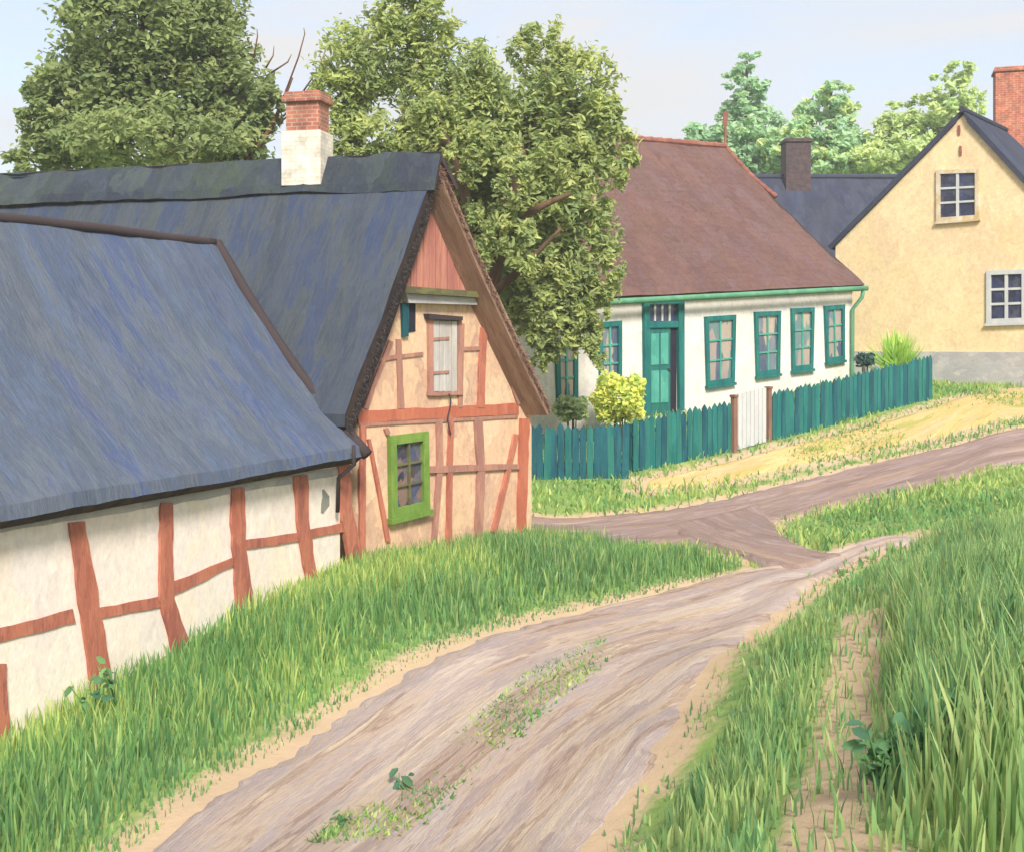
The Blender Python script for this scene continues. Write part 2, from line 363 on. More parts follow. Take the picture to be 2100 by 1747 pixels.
at = N(t, 'ShaderNodeAttribute', attribute_name='tint'); tcg = N(t, 'ShaderNodeTexCoord'); n1 = N(t, 'ShaderNodeTexNoise'); n1.inputs['Scale'].default_value = 3.4; n1.inputs['Detail'].default_value = 9; n1.inputs['Roughness'].default_value = .72
L_(tcg.outputs['Object'], n1.inputs['Vector']); m1 = N(t, 'ShaderNodeMath', operation='MULTIPLY_ADD'); m1.inputs[1].default_value = 1.5; m1.inputs[2].default_value = -.75; L_(n1.outputs[0], m1.inputs[0])
m2 = N(t, 'ShaderNodeMath', operation='ADD'); L_(m1.outputs[0], m2.inputs[0]); L_(at.outputs['Fac'], m2.inputs[1]); m3 = N(t, 'ShaderNodeMapRange'); m3.inputs[1].default_value = .32; m3.inputs[2].default_value = .68; L_(m2.outputs[0], m3.inputs[0])
r_ = ramp(t, [rgb(178, 154, 130, .8), rgb(200, 174, 142, .8), rgb(214, 192, 160, .8)]); L_(n1.outputs[0], r_.inputs[0]); mxg = N(t, 'ShaderNodeMix', data_type='RGBA'); L_(m3.outputs[0], mxg.inputs[0]); L_(old, mxg.inputs[6]); L_(r_.outputs[0], mxg.inputs[7]); L_(mxg.outputs[2], bs.inputs['Base Color'])
g = quads_mesh('ground', V, np.stack([b0, b0+ny, b0+ny+1, b0+1], 1), M_ground, np.repeat(bare[:, None], 3, 1), smooth=True); g['kind'] = 'structure'

# ---------------------------------------------------------------- materials of the buildings
M_thatch = paint('grey thatch', [rgb(94, 106, 128, 0.74), rgb(104, 116, 136, 0.74), rgb(84, 98, 138, 0.74), rgb(108, 116, 128, 0.74), rgb(92, 102, 120, 0.74), rgb(98, 112, 138, 0.74), rgb(110, 114, 118, 0.74), rgb(100, 110, 126, 0.74)], scale=(1.8, .4, 1), coord='UV', dab=0.2, distort=.5, bump=.8, fine=12, bumpdist=.03)
M_thatch2 = paint('dark thatch', [rgb(80, 88, 102, 0.68), rgb(90, 98, 112, 0.68), rgb(72, 84, 114, 0.68), rgb(92, 98, 102, 0.68), rgb(76, 84, 96, 0.68), rgb(88, 98, 118, 0.68), rgb(84, 92, 98, 0.68)], scale=(2.0, .38, 1), coord='UV', dab=0.2, distort=.5, bump=.8, fine=12, bumpdist=.03)
M_thcap = paint('mossy thatch ridge', [rgb(78, 84, 96, 0.62), rgb(90, 98, 106, 0.62), rgb(66, 72, 86, 0.62), rgb(88, 98, 86, 0.62), rgb(80, 88, 102, 0.62), rgb(70, 78, 88, 0.62)], scale=(2.2, 1.2, 1), coord='UV', dab=.5, distort=.5, bump=.7, fine=10)
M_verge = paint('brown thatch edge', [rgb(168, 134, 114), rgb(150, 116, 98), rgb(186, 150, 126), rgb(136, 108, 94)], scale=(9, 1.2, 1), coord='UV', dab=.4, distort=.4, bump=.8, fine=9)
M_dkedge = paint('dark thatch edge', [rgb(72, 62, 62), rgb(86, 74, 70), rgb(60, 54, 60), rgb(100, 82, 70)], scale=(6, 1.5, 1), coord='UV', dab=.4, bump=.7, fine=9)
M_lime = paint('cream limewash', [rgb(250, 238, 226, 0.87), rgb(244, 228, 212, 0.87), rgb(248, 234, 220, 0.87), rgb(234, 220, 212, 0.87), rgb(248, 228, 202, 0.87), rgb(252, 244, 234, 0.87)], scale=(1.6, 1.6, 1.0), dab=.28, distort=.6, bump=.35, fine=9)
M_ochre = paint('warm plaster', [rgb(236, 196, 162, 0.8), rgb(216, 172, 144, 0.8), rgb(244, 210, 170, 0.8), rgb(200, 160, 140, 0.8), rgb(236, 198, 160, 0.8), rgb(222, 180, 152, 0.8), rgb(246, 216, 180, 0.8), rgb(204, 166, 144, 0.8)], scale=(1.7, 1.7, 1.1), dab=.5, distort=.6, bump=.4, fine=9)
M_timber = paint('red painted timber', [rgb(194, 120, 98), rgb(178, 106, 88), rgb(208, 134, 108), rgb(160, 98, 88), rgb(200, 124, 98)], scale=(7, 7, 1.6), dab=.4, bump=.4, fine=8)
M_timberd = paint('faded mauve timber', [rgb(176, 130, 112, 0.9), rgb(160, 116, 104, 0.9), rgb(188, 138, 118, 0.9), rgb(152, 112, 102, 0.9)], scale=(7, 7, 1.6), dab=.4, bump=.4, fine=8)
M_orange = paint('orange timber', [rgb(204, 122, 94), rgb(188, 108, 86), rgb(216, 136, 104)], scale=(7, 7, 1.6), dab=.4, bump=.4, fine=8)
M_boards = paint('red gable boards', [rgb(196, 132, 116, 0.8), rgb(210, 148, 126, 0.8), rgb(180, 116, 106, 0.8), rgb(218, 154, 128, 0.8), rgb(170, 108, 102, 0.8)], scale=(9, 9, .8), dab=.45, bump=.4, fine=8)
M_moss = paint('mossy beam', [rgb(128, 126, 78), rgb(112, 110, 74), rgb(100, 96, 76), rgb(140, 134, 84)], scale=(3, 3, 8), dab=.5, bump=.4)
M_black = paint('dark opening', [rgb(44, 44, 56), rgb(58, 54, 62), rgb(36, 38, 48)], scale=(6, 6, 3), dab=.4, bump=0)
M_wallshade = paint('painted wall shadow', [rgb(160, 158, 146), rgb(136, 138, 130), rgb(186, 180, 166)], scale=(5, 5, 4), dab=.5, bump=.2)  # grey for the shadow shape painted on the cream barn wall
M_greywood = paint('bleached boards', [rgb(204, 198, 194), rgb(184, 176, 172), rgb(214, 208, 200), rgb(194, 176, 160)], scale=(9, 9, 1), dab=.4, bump=.3)
M_brownw = paint('brown wood', [rgb(150, 114, 96, 0.8), rgb(132, 100, 86, 0.8), rgb(164, 124, 104, 0.8)], scale=(7, 7, 2), dab=.4, bump=.3)
M_limegreen = paint('lime green paint', [rgb(124, 156, 72, 0.75), rgb(110, 144, 66, 0.75), rgb(138, 168, 80, 0.75), rgb(116, 148, 66, 0.75)], scale=(6, 6, 3), dab=.4, bump=.2, rough=.6)
M_teal = paint('teal paint', [rgb(42, 128, 124, 0.7), rgb(34, 112, 116, 0.7), rgb(54, 142, 132, 0.7), rgb(40, 120, 104, 0.7)], scale=(7, 7, 1.4), dab=.45, bump=.2, rough=.65)
M_teald = paint('blue teal paint', [rgb(40, 106, 120, 0.6), rgb(36, 92, 108, 0.6), rgb(52, 124, 132, 0.6), rgb(46, 98, 106, 0.6)], scale=(7, 7, 1.2), dab=.45, bump=.2, rough=.65)
M_tealg = paint('green teal paint', [rgb(48, 128, 124, 0.6), rgb(40, 112, 118, 0.6), rgb(64, 142, 130, 0.6), rgb(44, 120, 126, 0.6), rgb(66, 146, 126, 0.6)], scale=(7, 7, 1.2), dab=.45, bump=.2, rough=.65)
M_teall = paint('pale teal paint', [rgb(94, 176, 156), rgb(78, 160, 144), rgb(108, 188, 168)], scale=(5, 5, 2.4), dab=.45, bump=.15, rough=.6)
M_gutter = paint('green gutter', [rgb(108, 166, 128), rgb(92, 150, 118), rgb(124, 178, 138)], scale=(3, 3, 3), dab=.4, bump=.1, rough=.6)
M_white = paint('white paint', [rgb(226, 226, 224, .72), rgb(212, 214, 216, .72), rgb(234, 232, 226, .72)], scale=(6, 6, 2), dab=.4, bump=.2, rough=.65)
M_whitewall = paint('white plaster', [rgb(240, 232, 220, 0.82), rgb(230, 220, 210, 0.82), rgb(246, 240, 230, 0.82), rgb(222, 214, 212, 0.82), rgb(240, 230, 208, 0.82)], scale=(1.5, 1.5, 1.2), dab=.3, distort=.6, bump=.3, fine=8)
M_brownroof = paint('brown tiled roof', [rgb(128, 98, 92, 0.68), rgb(112, 86, 82, 0.68), rgb(140, 108, 98, 0.68), rgb(120, 88, 84, 0.68), rgb(134, 108, 108, 0.68), rgb(118, 92, 78, 0.68), rgb(104, 80, 78, 0.68)], scale=(1.5, 1.1, 1), coord='UV', dab=.3, distort=.8, bump=.7, fine=16, bumpdist=.03, course=3.3)
M_redtile = paint('red ridge tile', [rgb(160, 106, 90, 0.8), rgb(146, 94, 84, 0.8), rgb(174, 120, 98, 0.8)], scale=(4, 4, 4), dab=.5, bump=.4)
M_slate = paint('dark slate', [rgb(66, 70, 88), rgb(80, 84, 100), rgb(58, 62, 80), rgb(72, 74, 84), rgb(74, 82, 108)], scale=(2.4, .8, 1), coord='UV', dab=.35, distort=.5, bump=.6, fine=14, course=3.3)
M_yellow = paint('yellow plaster', [rgb(242, 216, 170, 0.84), rgb(236, 206, 158, 0.84), rgb(246, 224, 178, 0.84), rgb(232, 202, 162, 0.84), rgb(244, 218, 166, 0.84), rgb(238, 210, 172, 0.84)], scale=(1.1, 1.1, .9), dab=.3, distort=.8, bump=.3, fine=9)
M_plinth = paint('grey plinth', [rgb(190, 186, 186, 0.85), rgb(174, 170, 172, 0.85), rgb(202, 196, 192, 0.85), rgb(180, 172, 170, 0.85)], scale=(2.4, 2.4, 4), dab=.5, bump=.4)
M_framey = paint('ochre window frame', [rgb(222, 198, 150), rgb(232, 222, 204), rgb(208, 176, 120), rgb(226, 214, 196)], scale=(5, 5, 3), dab=.5, bump=.1)
M_glass = paint('window glass', [rgb(52, 58, 86), rgb(70, 76, 104), rgb(44, 46, 66), rgb(92, 92, 110), rgb(62, 72, 112)], scale=(4, 4, 3), dab=.6, bump=0, rough=.25, spec=.5)
M_curtain = paint('curtained glass', [rgb(206, 184, 160), rgb(132, 140, 152), rgb(88, 98, 122), rgb(190, 170, 156), rgb(120, 150, 146)], scale=(3.2, 3.2, .95), dab=.75, distort=.3, bump=0, rough=.3, spec=.5)
M_glasslime = paint('old glass', [rgb(66, 70, 100), rgb(52, 54, 74), rgb(110, 104, 118), rgb(150, 120, 104), rgb(74, 84, 120)], scale=(6, 6, 5), dab=.75, distort=.4, bump=0, rough=.25, spec=.5)

def brick(name, c1, c2, mort, scale, white=None):
    m = bpy.data.materials.new(name); m.use_nodes = True; t = m.node_tree; L = t.links.new; b = t.nodes['Principled BSDF']; b.inputs['Roughness'].default_value = .9
    tc = N(t, 'ShaderNodeTexCoord'); sp = N(t, 'ShaderNodeSeparateXYZ'); L(tc.outputs['Object'], sp.inputs[0])
    ad = N(t, 'ShaderNodeMath', operation='ADD'); L(sp.outputs[0], ad.inputs[0]); L(sp.outputs[1], ad.inputs[1])
    cb = N(t, 'ShaderNodeCombineXYZ'); L(ad.outputs[0], cb.inputs[0]); L(sp.outputs[2], cb.inputs[1])
    br = N(t, 'ShaderNodeTexBrick'); br.inputs['Scale'].default_value = scale; br.inputs['Mortar Size'].default_value = .03
    br.inputs['Color1'].default_value = c1; br.inputs['Color2'].default_value = c2; br.inputs['Mortar'].default_value = mort
    L(cb.outputs[0], br.inputs['Vector'])
    nz = N(t, 'ShaderNodeTexNoise'); nz.inputs['Scale'].default_value = 5; nz.inputs['Detail'].default_value = 7; L(tc.outputs['Object'], nz.inputs['Vector'])
    mr = N(t, 'ShaderNodeMapRange'); mr.inputs[1].default_value = .3; mr.inputs[2].default_value = .7; mr.inputs[3].default_value = .65; mr.inputs[4].default_value = 1.3; L(nz.outputs[0], mr.inputs[0])
    mu = N(t, 'ShaderNodeMix', data_type='RGBA', blend_type='MULTIPLY'); mu.inputs[0].default_value = 1; L(br.outputs[0], mu.inputs[6]); L(mr.outputs[0], mu.inputs[7])
    L(mu.outputs[2], b.inputs['Base Color'])
    bp = N(t, 'ShaderNodeBump'); bp.inputs['Strength'].default_value = .5; bp.inputs['Distance'].default_value = .02; L(nz.outputs[0], bp.inputs['Height']); L(bp.outputs[0], b.inputs['Normal'])
    return m
M_brick = brick('red brick', rgb(184, 112, 88), rgb(160, 96, 82), rgb(176, 150, 132), 4.2)
M_brickw = brick('whitewashed brick', rgb(238, 230, 214), rgb(230, 220, 202), rgb(222, 210, 194), 4.2)
M_brickd = brick('sooty brick', rgb(104, 78, 74), rgb(74, 62, 66), rgb(70, 62, 62), 4.2)
M_brickr = brick('orange brick', rgb(198, 114, 84), rgb(178, 100, 80), rgb(196, 150, 126), 3.4)

def window(wall, name, parent, q, fw, cols, rows, mf, mg, mbar=None, o0=.002, proud=.06, bar=.035, label=None):
    """q = TL, TR, BR, BL in picture units; frame fw metres; a pane behind and glazing bars as sub-parts"""
    c = [wall.sz(*p) for p in q]
    def B(u, v):
        a = [c[0][i]+(c[1][i]-c[0][i])*u for i in (0, 1)]; b = [c[3][i]+(c[2][i]-c[3][i])*u for i in (0, 1)]
        return (a[0]+(b[0]-a[0])*v, a[1]+(b[1]-a[1])*v)
    W = abs(c[1][0]-c[0][0]); H = abs(c[0][1]-c[3][1]); fu, fv = fw/W, fw/H
    m = MB()
    for u0, v0, u1, v1 in ((0, 0, 1, fv), (0, 1-fv, 1, 1), (0, fv, fu, 1-fv), (1-fu, fv, 1, 1-fv)):
        wall.slab(m, [B(u0, v0), B(u1, v0), B(u1, v1), B(u0, v1)], o0, proud)
    wall.slab(m, [B(-fu*.3, 1+.002), B(1+fu*.3, 1+.002), B(1+fu*.3, 1+fv*.6), B(-fu*.3, 1+fv*.6)], o0, proud+.035)
    f = m.build(name, mf, parent)
    m = MB(); wall.slab(m, [B(fu, fv), B(1-fu, fv), B(1-fu, 1-fv), B(fu, 1-fv)], o0, o0+.012); m.build('pane', mg, f)
    m = MB(); bu, bv = bar/W/2, bar/H/2
    for k in range(1, cols):
        u = fu+(1-2*fu)*k/cols; wall.slab(m, [B(u-bu, fv), B(u+bu, fv), B(u+bu, 1-fv), B(u-bu, 1-fv)], o0+.012, proud-.018)
    for k in range(1, rows):
        v = fv+(1-2*fv)*k/rows; wall.slab(m, [B(fu, v-bv*.8), B(1-fu, v-bv*.8), B(1-fu, v+bv*.8), B(fu, v+bv*.8)], o0+.013, proud-.024)
    if m.f: m.build('glazing_bar', mbar or mf, f)
    return f

# ---------------------------------------------------------------- long thatched barn in front
E0 = P(0, 1060, 10); U1 = Vector((.395, .9187, 0)).normalized(); N1 = Vector((U1.y, -U1.x, 0))
zE = E0.z; SEND = 6.12; HW = 2.42; zR = EYE+1.41
wb = Wall((E0-N1*.32).to_2d(), U1, N1)
barn = thing('thatched_barn', 'long low thatched barn with cream panels between red timbers beside the track', 'barn', (wb.w(2, 0).x, wb.w(2, 0).y, hz(*wb.w(2, 0).to_2d())))
m = MB(); s0, s1 = -3.2, SEND-.12; dpt = 2*HW-.64
sec = lambda s: [wb.w(s, -.6, 0), wb.w(s, zE+.12, 0), wb.w(s, zR-.42, -dpt/2), wb.w(s, zE+.12, -dpt), wb.w(s, -.6, -dpt)]
m.prism(sec(s0), sec(s1)); m.build('wall', M_lime, barn)
m = MB()
R0 = wb.w(s0-.2, zR, .32-HW); R1 = wb.w(SEND-.05, zR, .32-HW)
roof_slab(m, R0, R1, wb.w(s0-.2, zE, .32), wb.w(SEND+.02, zE, .32), .2, sag=.2, nu=60, nv=26, rough=.03, drop=.07, side=(1, 1, 1))
roof_slab(m, R1, R0, wb.w(SEND, zE, .32-2*HW), wb.w(s0-.2, zE, .32-2*HW), .2, sag=.1, nu=20, nv=8, rough=.03, side=(1, 1, 1))
rf = m.build('roof', [M_thatch, M_dkedge], barn, smooth=False)
m = MB(); rr = []
for k in range(41):
    t = k/40; p = R0.lerp(R1, t); rr.append(p+Vector((0, 0, -.035+.03*noise.noise(p*1.3))))
m.tube(rr, .07, 8); m.build('ridge_roll', M_dkedge, rf, smooth=True)
m = MB(); vg = []
for k in range(21):
    t = k/20; p = R1.lerp(wb.w(SEND+.02, zE, .32), t)-Vector((0, 0, .2*math.sin(PI*t))); vg.append(p+U1*.03+Vector((0, 0, -.02)))
m.tube(vg, .085, 8); m.build('verge_roll', M_dkedge, rf, smooth=True)
PO = [([(-2, 1360), (6, 1560)], [22, 26]), ([(154, 1070), (186, 1280), (216, 1480)], [32, 42, 44]), ([(338, 1030), (338, 1230), (374, 1345)], [24, 28, 44]),
      ([(484, 1000), (487, 1120), (500, 1265)], [28, 28, 36]), ([(612, 975), (620, 1090), (638, 1200)], [28, 24, 22]), ([(701, 950), (706, 1040), (728, 1160)], [22, 22, 30])]
for i, (ln, wd) in enumerate(PO):
    m = MB(); wb.strip(m, ln, wd, -.02, .028+.002*i); m.build('post', M_timber, barn)
RA = [([(-40, 1312), (150, 1262)], 28), ([(195, 1258), (330, 1232)], 22), ([(346, 1208), (480, 1150)], [26, 16]), ([(496, 1116), (612, 1100)], 18), ([(626, 1096), (704, 1080)], 18)]
for i, (ln, wd) in enumerate(RA):
    m = MB(); wb.strip(m, ln, wd, -.02, .016+.0012*i); m.build('rail', M_timber, barn)
m = MB(); wb.strip(m, [(-200, 1094), (0, 1080), (350, 1024), (720, 962)], [24, 22, 20, 14], -.02, .012); m.build('wall_plate', M_plinth, barn)
m = MB(); wb.strip(m, [(662, 1003), (668, 1018), (667, 1034), (660, 1052)], [4, 15, 18, 5], -.02, .004); m.build('painted_shadow', M_wallshade, barn)  # small shadow shape, painted as a thin grey plate on the wall
m = MB(); a = wb.w(5.75, zE+.15, .36)
m.tube([a, wb.w(5.77, zE-.1, .36), wb.w(5.8, zE-.3, .1), wb.w(5.82, zE-.75, .075)], .028, 8); m.build('downpipe', M_dkedge, barn, smooth=True)

# ragged straw ends along a thatched edge
def fringe(parent, pts, down, n, ln, base):
    p = np.array([tuple(q) for q in pts]); t = rng.uniform(0, len(p)-1.001, n); i = t.astype(int); f = (t-i)[:, None]; b = p[i]*(1-f)+p[i+1]*f
    b = b+rng.normal(size=(n, 3))*np.array([.025, .025, .035]); d = np.array(tuple(down))+rng.normal(size=(n, 3))*.35; d /= np.linalg.norm(d, axis=1)[:, None]
    e = b+d*(ln*rng.uniform(.3, 1, n))[:, None]; sd_ = np.cross(d, rng.normal(size=(n, 3))); sd_ /= np.linalg.norm(sd_, axis=1)[:, None]; sd_ *= .007
    V = np.stack([b-sd_, b+sd_, e+sd_*.4, e-sd_*.4], 1).reshape(-1, 3); Q = np.arange(n*4).reshape(-1, 4); c = np.array(base)[rng.integers(0, len(base), n)]*rng.uniform(.7, 1.25, (n, 1))
    o = quads_mesh('straw_fringe', V, Q, M_straw, np.repeat(c, 4, 0), parent); o['kind'] = 'stuff'
M_straw = leafy('straw', .1)
STR = [rgb(112, 92, 80)[:3], rgb(92, 80, 76)[:3], rgb(132, 110, 92)[:3], rgb(96, 98, 104)[:3]]
# ---------------------------------------------------------------- tall gabled barn
wg = Wall((-2.15, 16.2), (.6, .8), (.8, -.6)); RD = Vector((-1, .3, 0)).normalized()
gb = thing('gabled_barn', 'tall half timbered barn with steep thatched roof and red boarded gable top', 'barn', (wg.w(2, 0).x, wg.w(2, 0).y, hz(*wg.w(2, 0).to_2d())))
pl = wg.sz(735, 868); pr = wg.sz(1090, 838); pa = wg.sz(899, 362)
prof = [(pl[0], -.4), pl, pa, pr, (pr[0], -.6)]
m = MB(); m.prism([wg.w(a, z) for a, z in prof], [wg.w(a, z)+RD*9.5 for a, z in prof]); m.build('wall', M_ochre, gb)
ov = .30
L_o = wg.w(*wg.sz(700, 868, ov), ov); A_o = wg.w(*wg.sz(899, 318, ov), ov); R_o = wg.w(*wg.sz(1130, 832, ov), ov)
m = MB(); LEN = 10.2
roof_slab(m, A_o, A_o+RD*LEN, L_o, L_o+RD*LEN, .38, sag=.06, nu=60, nv=30, rough=.03, drop=.1, rsag=.02, side=(1, 1, 1))  # left verge is the shaded side: its shade is put into the dark edge colour
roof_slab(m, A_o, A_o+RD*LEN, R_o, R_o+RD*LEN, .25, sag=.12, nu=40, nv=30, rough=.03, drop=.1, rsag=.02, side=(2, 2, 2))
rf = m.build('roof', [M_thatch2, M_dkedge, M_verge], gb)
fringe(rf, [L_o.lerp(A_o, k/30)-RD*.02-wg.U*-.1-Vector((0, 0, .1)) for k in range(31)], -RD*.6-Vector((0, 0, .5)), 1100, .06, [rgb(80, 70, 68)[:3], rgb(66, 62, 66)[:3]])  # straw ends tinted dark to go with the painted shade of the left verge
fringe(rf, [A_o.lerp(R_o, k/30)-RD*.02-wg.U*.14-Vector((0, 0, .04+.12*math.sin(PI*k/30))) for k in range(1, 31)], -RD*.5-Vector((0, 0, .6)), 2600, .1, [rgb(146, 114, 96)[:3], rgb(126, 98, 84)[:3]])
m = MB(); up = Vector((0, 0, .05)); q = .14
A2 = A_o-RD*.04
roof_slab(m, A2+up, A_o+RD*LEN+up, A2.lerp(L_o-RD*.04, q)+wg.N*.08+up*.4, (A_o+RD*LEN).lerp(L_o+RD*LEN, q)-Vector((0, .12, 0))+up*.4, .1, nu=70, nv=5, rough=.045, drop=.03, side=(1, 1, 1))
roof_slab(m, A2+up, A_o+RD*LEN+up, A2.lerp(R_o-RD*.04, q)+up*2, (A_o+RD*LEN).lerp(R_o+RD*LEN, q)+up*2, .1, nu=50, nv=5, rough=.045, drop=.03, side=(1, 1, 1))
m.build('ridge_cap', [M_thcap, M_dkedge], rf)
# chimney astride the ridge
def chimney(parent, c, hw, hd, z0, z1, ax, mats, cap=.05, split=None):
    ax = Vector((ax[0], ax[1], 0)).normalized(); ay = Vector((-ax.y, ax.x, 0)); m = MB()
    zs = split if split else z0
    if split: m.box(Vector((c[0], c[1], (z0+zs)/2)), ax*(hw+.05), ay*(hd+.05), Vector((0, 0, (zs-z0)/2)), 1)
    m.box(Vector((c[0], c[1], (zs+z1-.16)/2)), ax*hw, ay*hd, Vector((0, 0, (z1-.16-zs)/2)), 0)
    m.box(Vector((c[0], c[1], z1-.115)), ax*(hw+cap), ay*(hd+cap), Vector((0, 0, .045)), 0)
    m.box(Vector((c[0], c[1], z1-.035)), ax*(hw+cap*.4), ay*(hd+cap*.4), Vector((0, 0, .035)), 0)
    ch = m.build('chimney', mats, parent, bevel=.012)
    m = MB(); m.box(Vector((c[0], c[1], z1+.004)), ax*(hw*.6), ay*(hd*.6), Vector((0, 0, .003)), 0); m.build('flue', M_black, ch)
    return ch
t = 2.3; t = 2.1; cp = A_o+RD*t-Vector((0, .05, 0)); dc = cp.y
chimney(rf, cp, 36/F*dc, .2, EYE+(HY-385)/F*dc, EYE+(HY-193)/F*dc, (1, -.25), [M_brick, M_brickw], split=EYE+(HY-274)/F*dc)
# red boards in the gable top, board by board
m = MB(); xs = [826+i*12.6 for i in range(12)]
def topline(x): return 372+(899-x)*2.95 if x < 899 else 372+(x-899)*2.62
for i in range(len(xs)-1):
    x0, x1 = xs[i]+.6, min(xs[i+1]-.6, 968); pts = [(x0, 597), (x0, min(594, topline(x0)))]
    if x0 < 899 < x1: pts.append((899, 375))
    pts += [(x1, min(594, topline(x1))), (x1, 599)]
    wg.shape(m, pts, .002, .035+.006*(i % 2))
m.build('gable_boards', M_boards, gb)
m = MB(); wg.shape(m, [(814, 588), (972, 600), (974, 612), (812, 602)], .0, .2); wg.shape(m, [(820, 602.5), (968, 612.5), (966, 626), (826, 622)], 0, .12, 1)
m.build('ledge', [M_moss, M_plinth], gb)
for i, (q, mt) in enumerate([([(836, 622), (851, 623), (851, 680), (838, 682)], M_black)]):
    m = MB(); wg.shape(m, q, .003, .012); m.build('loft_opening', mt, gb)
m = MB(); wg.shape(m, [(820, 622), (834, 622), (833, 690), (822, 692)], .004, .05); m.build('shutter', M_teald, gb)
m = MB()
for k in range(4):
    x0 = 885+k*12.2; wg.shape(m, [(x0, 660), (x0+11.4, 659), (x0+11.4, 802), (x0, 803)], .004, .04+.004*(k % 2))
ld = m.build('loft_door', M_greywood, gb)
for y in (693, 762): m = MB(); wg.shape(m, [(884, y), (916, y-2), (916, y+4), (884, y+6)], .045, .056); m.build('strap_hinge', M_timberd, ld)
m = MB(); wg.strip(m, [(879, 652), (880, 806)], 9, 0, .05); wg.strip(m, [(939, 656), (938, 804)], 8, 0, .05); wg.strip(m, [(874, 808), (944, 806)], 8, 0, .055)
m.build('door_frame', M_timberd, ld)
m = MB(); wg.shape(m, [(868, 644), (938, 650), (938, 658), (870, 655)], 0, .11); m.build('lintel', M_dkedge, ld)
TB = [('tie_beam', [(733, 855), (900, 846), (1062, 838)], [26, 24, 24], M_orange), ('tie_beam', [(735, 871), (1060, 854)], 7, M_timberd),
      ('rail', [(762, 741), (806, 733), (866, 726)], [8, 8, 8], M_timberd), ('rail', [(946, 716), (990, 714)], 8, M_timberd),
      ('post', [(816, 696), (818, 760), (821, 838)], [10, 10, 12], M_timberd), ('post', [(990, 672), (984, 836)], [13, 15], M_timber), ('post', [(946, 664), (942, 836)], [8, 8], M_timberd),
      ('brace', [(1000, 640), (1032, 730), (1066, 828)], [9, 12, 14], M_timberd), ('brace', [(800, 700), (764, 790), (748, 838)], [8, 8, 9], M_timberd),
      ('post', [(742, 872), (740, 1150)], [12, 12], M_timber), ('brace', [(754, 900), (772, 990), (794, 1110)], [6, 7, 9], M_timber), ('post', [(789, 878), (793, 890)], 8, M_timberd),
      ('post', [(898, 862), (900, 950), (888, 1110)], [12, 11, 10], M_timberd), ('post', [(923, 862), (920, 960), (918, 1120)], [9, 10, 10], M_timber),
      ('post', [(978, 860), (984, 960), (978, 1120)], [15, 15, 14], M_timberd), ('post', [(1073, 858), (1070, 980), (1066, 1130)], [18, 18, 16], M_orange),
      ('brace', [(1056, 890), (1036, 980), (1010, 1090)], [9, 9, 10], M_timber),
      ('rail', [(875, 962), (980, 958), (1060, 956)], [13, 13, 11], M_timberd)]
for i, (nm, ln, wd, mt) in enumerate(TB):
    m = MB(); wg.strip(m, ln, wd, -.02, .020+.0016*i); m.build(nm, mt, gb)
wf = window(wg, 'window', gb, [(793, 894), (872, 884), (875, 1043), (796, 1062)], .13, 2, 3, M_limegreen, M_glasslime, M_moss, proud=.075, bar=.035)
m = MB(); pts = [wg.w(*wg.sz(914+3*math.sin(k*.5), 808+k*5.5), .07) for k in range(16)]; m.tube(pts, .012, 6); m.build('hanging_rope', M_dkedge, gb, smooth=True)

# ---------------------------------------------------------------- white cottage with brown roof
HL = Vector((.87, 26, 0)); wh = Wall(HL.to_2d(), (.78, .62), (.62, -.78)); HD = 3.3; RK = .06
S0, S1 = -1.6, wh.sz(1748, 600)[0]; zl = EYE+.97                # eave height at s = 0
wc = thing('white_cottage', 'white plastered cottage with brown roof and teal door and windows behind fence', 'house', (wh.w(5, 0).x, wh.w(5, 0).y, hz(*wh.w(5, 0).to_2d())))
ze = lambda s: zl+RK*s
m = MB()
m.prism([wh.w(S0, .8, 0), wh.w(S1, .8, 0), wh.w(S1, ze(S1), 0), wh.w(S0, ze(S0), 0)], [wh.w(S0, .8, -2*HD), wh.w(S1, .8, -2*HD), wh.w(S1, ze(S1), -2*HD), wh.w(S0, ze(S0), -2*HD)])
g0 = [wh.w(S0, ze(S0), 0), wh.w(S0, ze(S0), -2*HD), wh.w(S0, EYE+5.0, -HD)]; m.prism(g0, [p+wh.U*.2 for p in g0])
m.build('wall', M_whitewall, wc)
RS = 9.55; zr = lambda s: EYE+5.74+.05*(s-RS)
m = MB(); r0 = wh.w(S0-.25, zr(S0), -HD); r1 = wh.w(RS, zr(RS), -HD); ov = .28
e0 = wh.w(S0-.25, ze(S0)-.04, ov); e1 = wh.w(S1+.2, ze(S1)-.04, ov); f0 = wh.w(S0-.25, ze(S0)-.04, -2*HD-ov); f1 = wh.w(S1+.2, ze(S1)-.04, -2*HD-ov)
roof_slab(m, r0, r1, e0, e1, .14, sag=.12, nu=48, nv=24, rough=.025, drop=.03)
roof_slab(m, r1, r0, f1, f0, .14, sag=.1, nu=24, nv=10, rough=.02)
roof_slab(m, r1, r1+Vector((.001, 0, 0)), e1, f1, .14, sag=.1, nu=14, nv=14, rough=.02)
rf = m.build('roof', [M_brownroof, M_dkedge], wc)
m = MB()
nT = 30
for k in range(nT):
    a = r0.lerp(r1, k/nT); b = r0.lerp(r1, (k+.97)/nT); m.tube([a+Vector((0, 0, .0)), b+Vector((0, 0, .012))], [.085, .1], 8)
def hipc(a, b, n):
    for k in range(n):
        t0, t1 = k/n, (k+.97)/n
        p = a.lerp(b, t0)-Vector((0, 0, .1*math.sin(PI*t0))); q = a.lerp(b, t1)-Vector((0, 0, .1*math.sin(PI*t1))); m.tube([q, p], [.075, .065], 8)
hipc(r1, r1.lerp(e1, .38), 9)
m.build('ridge_tiles', M_redtile, rf)
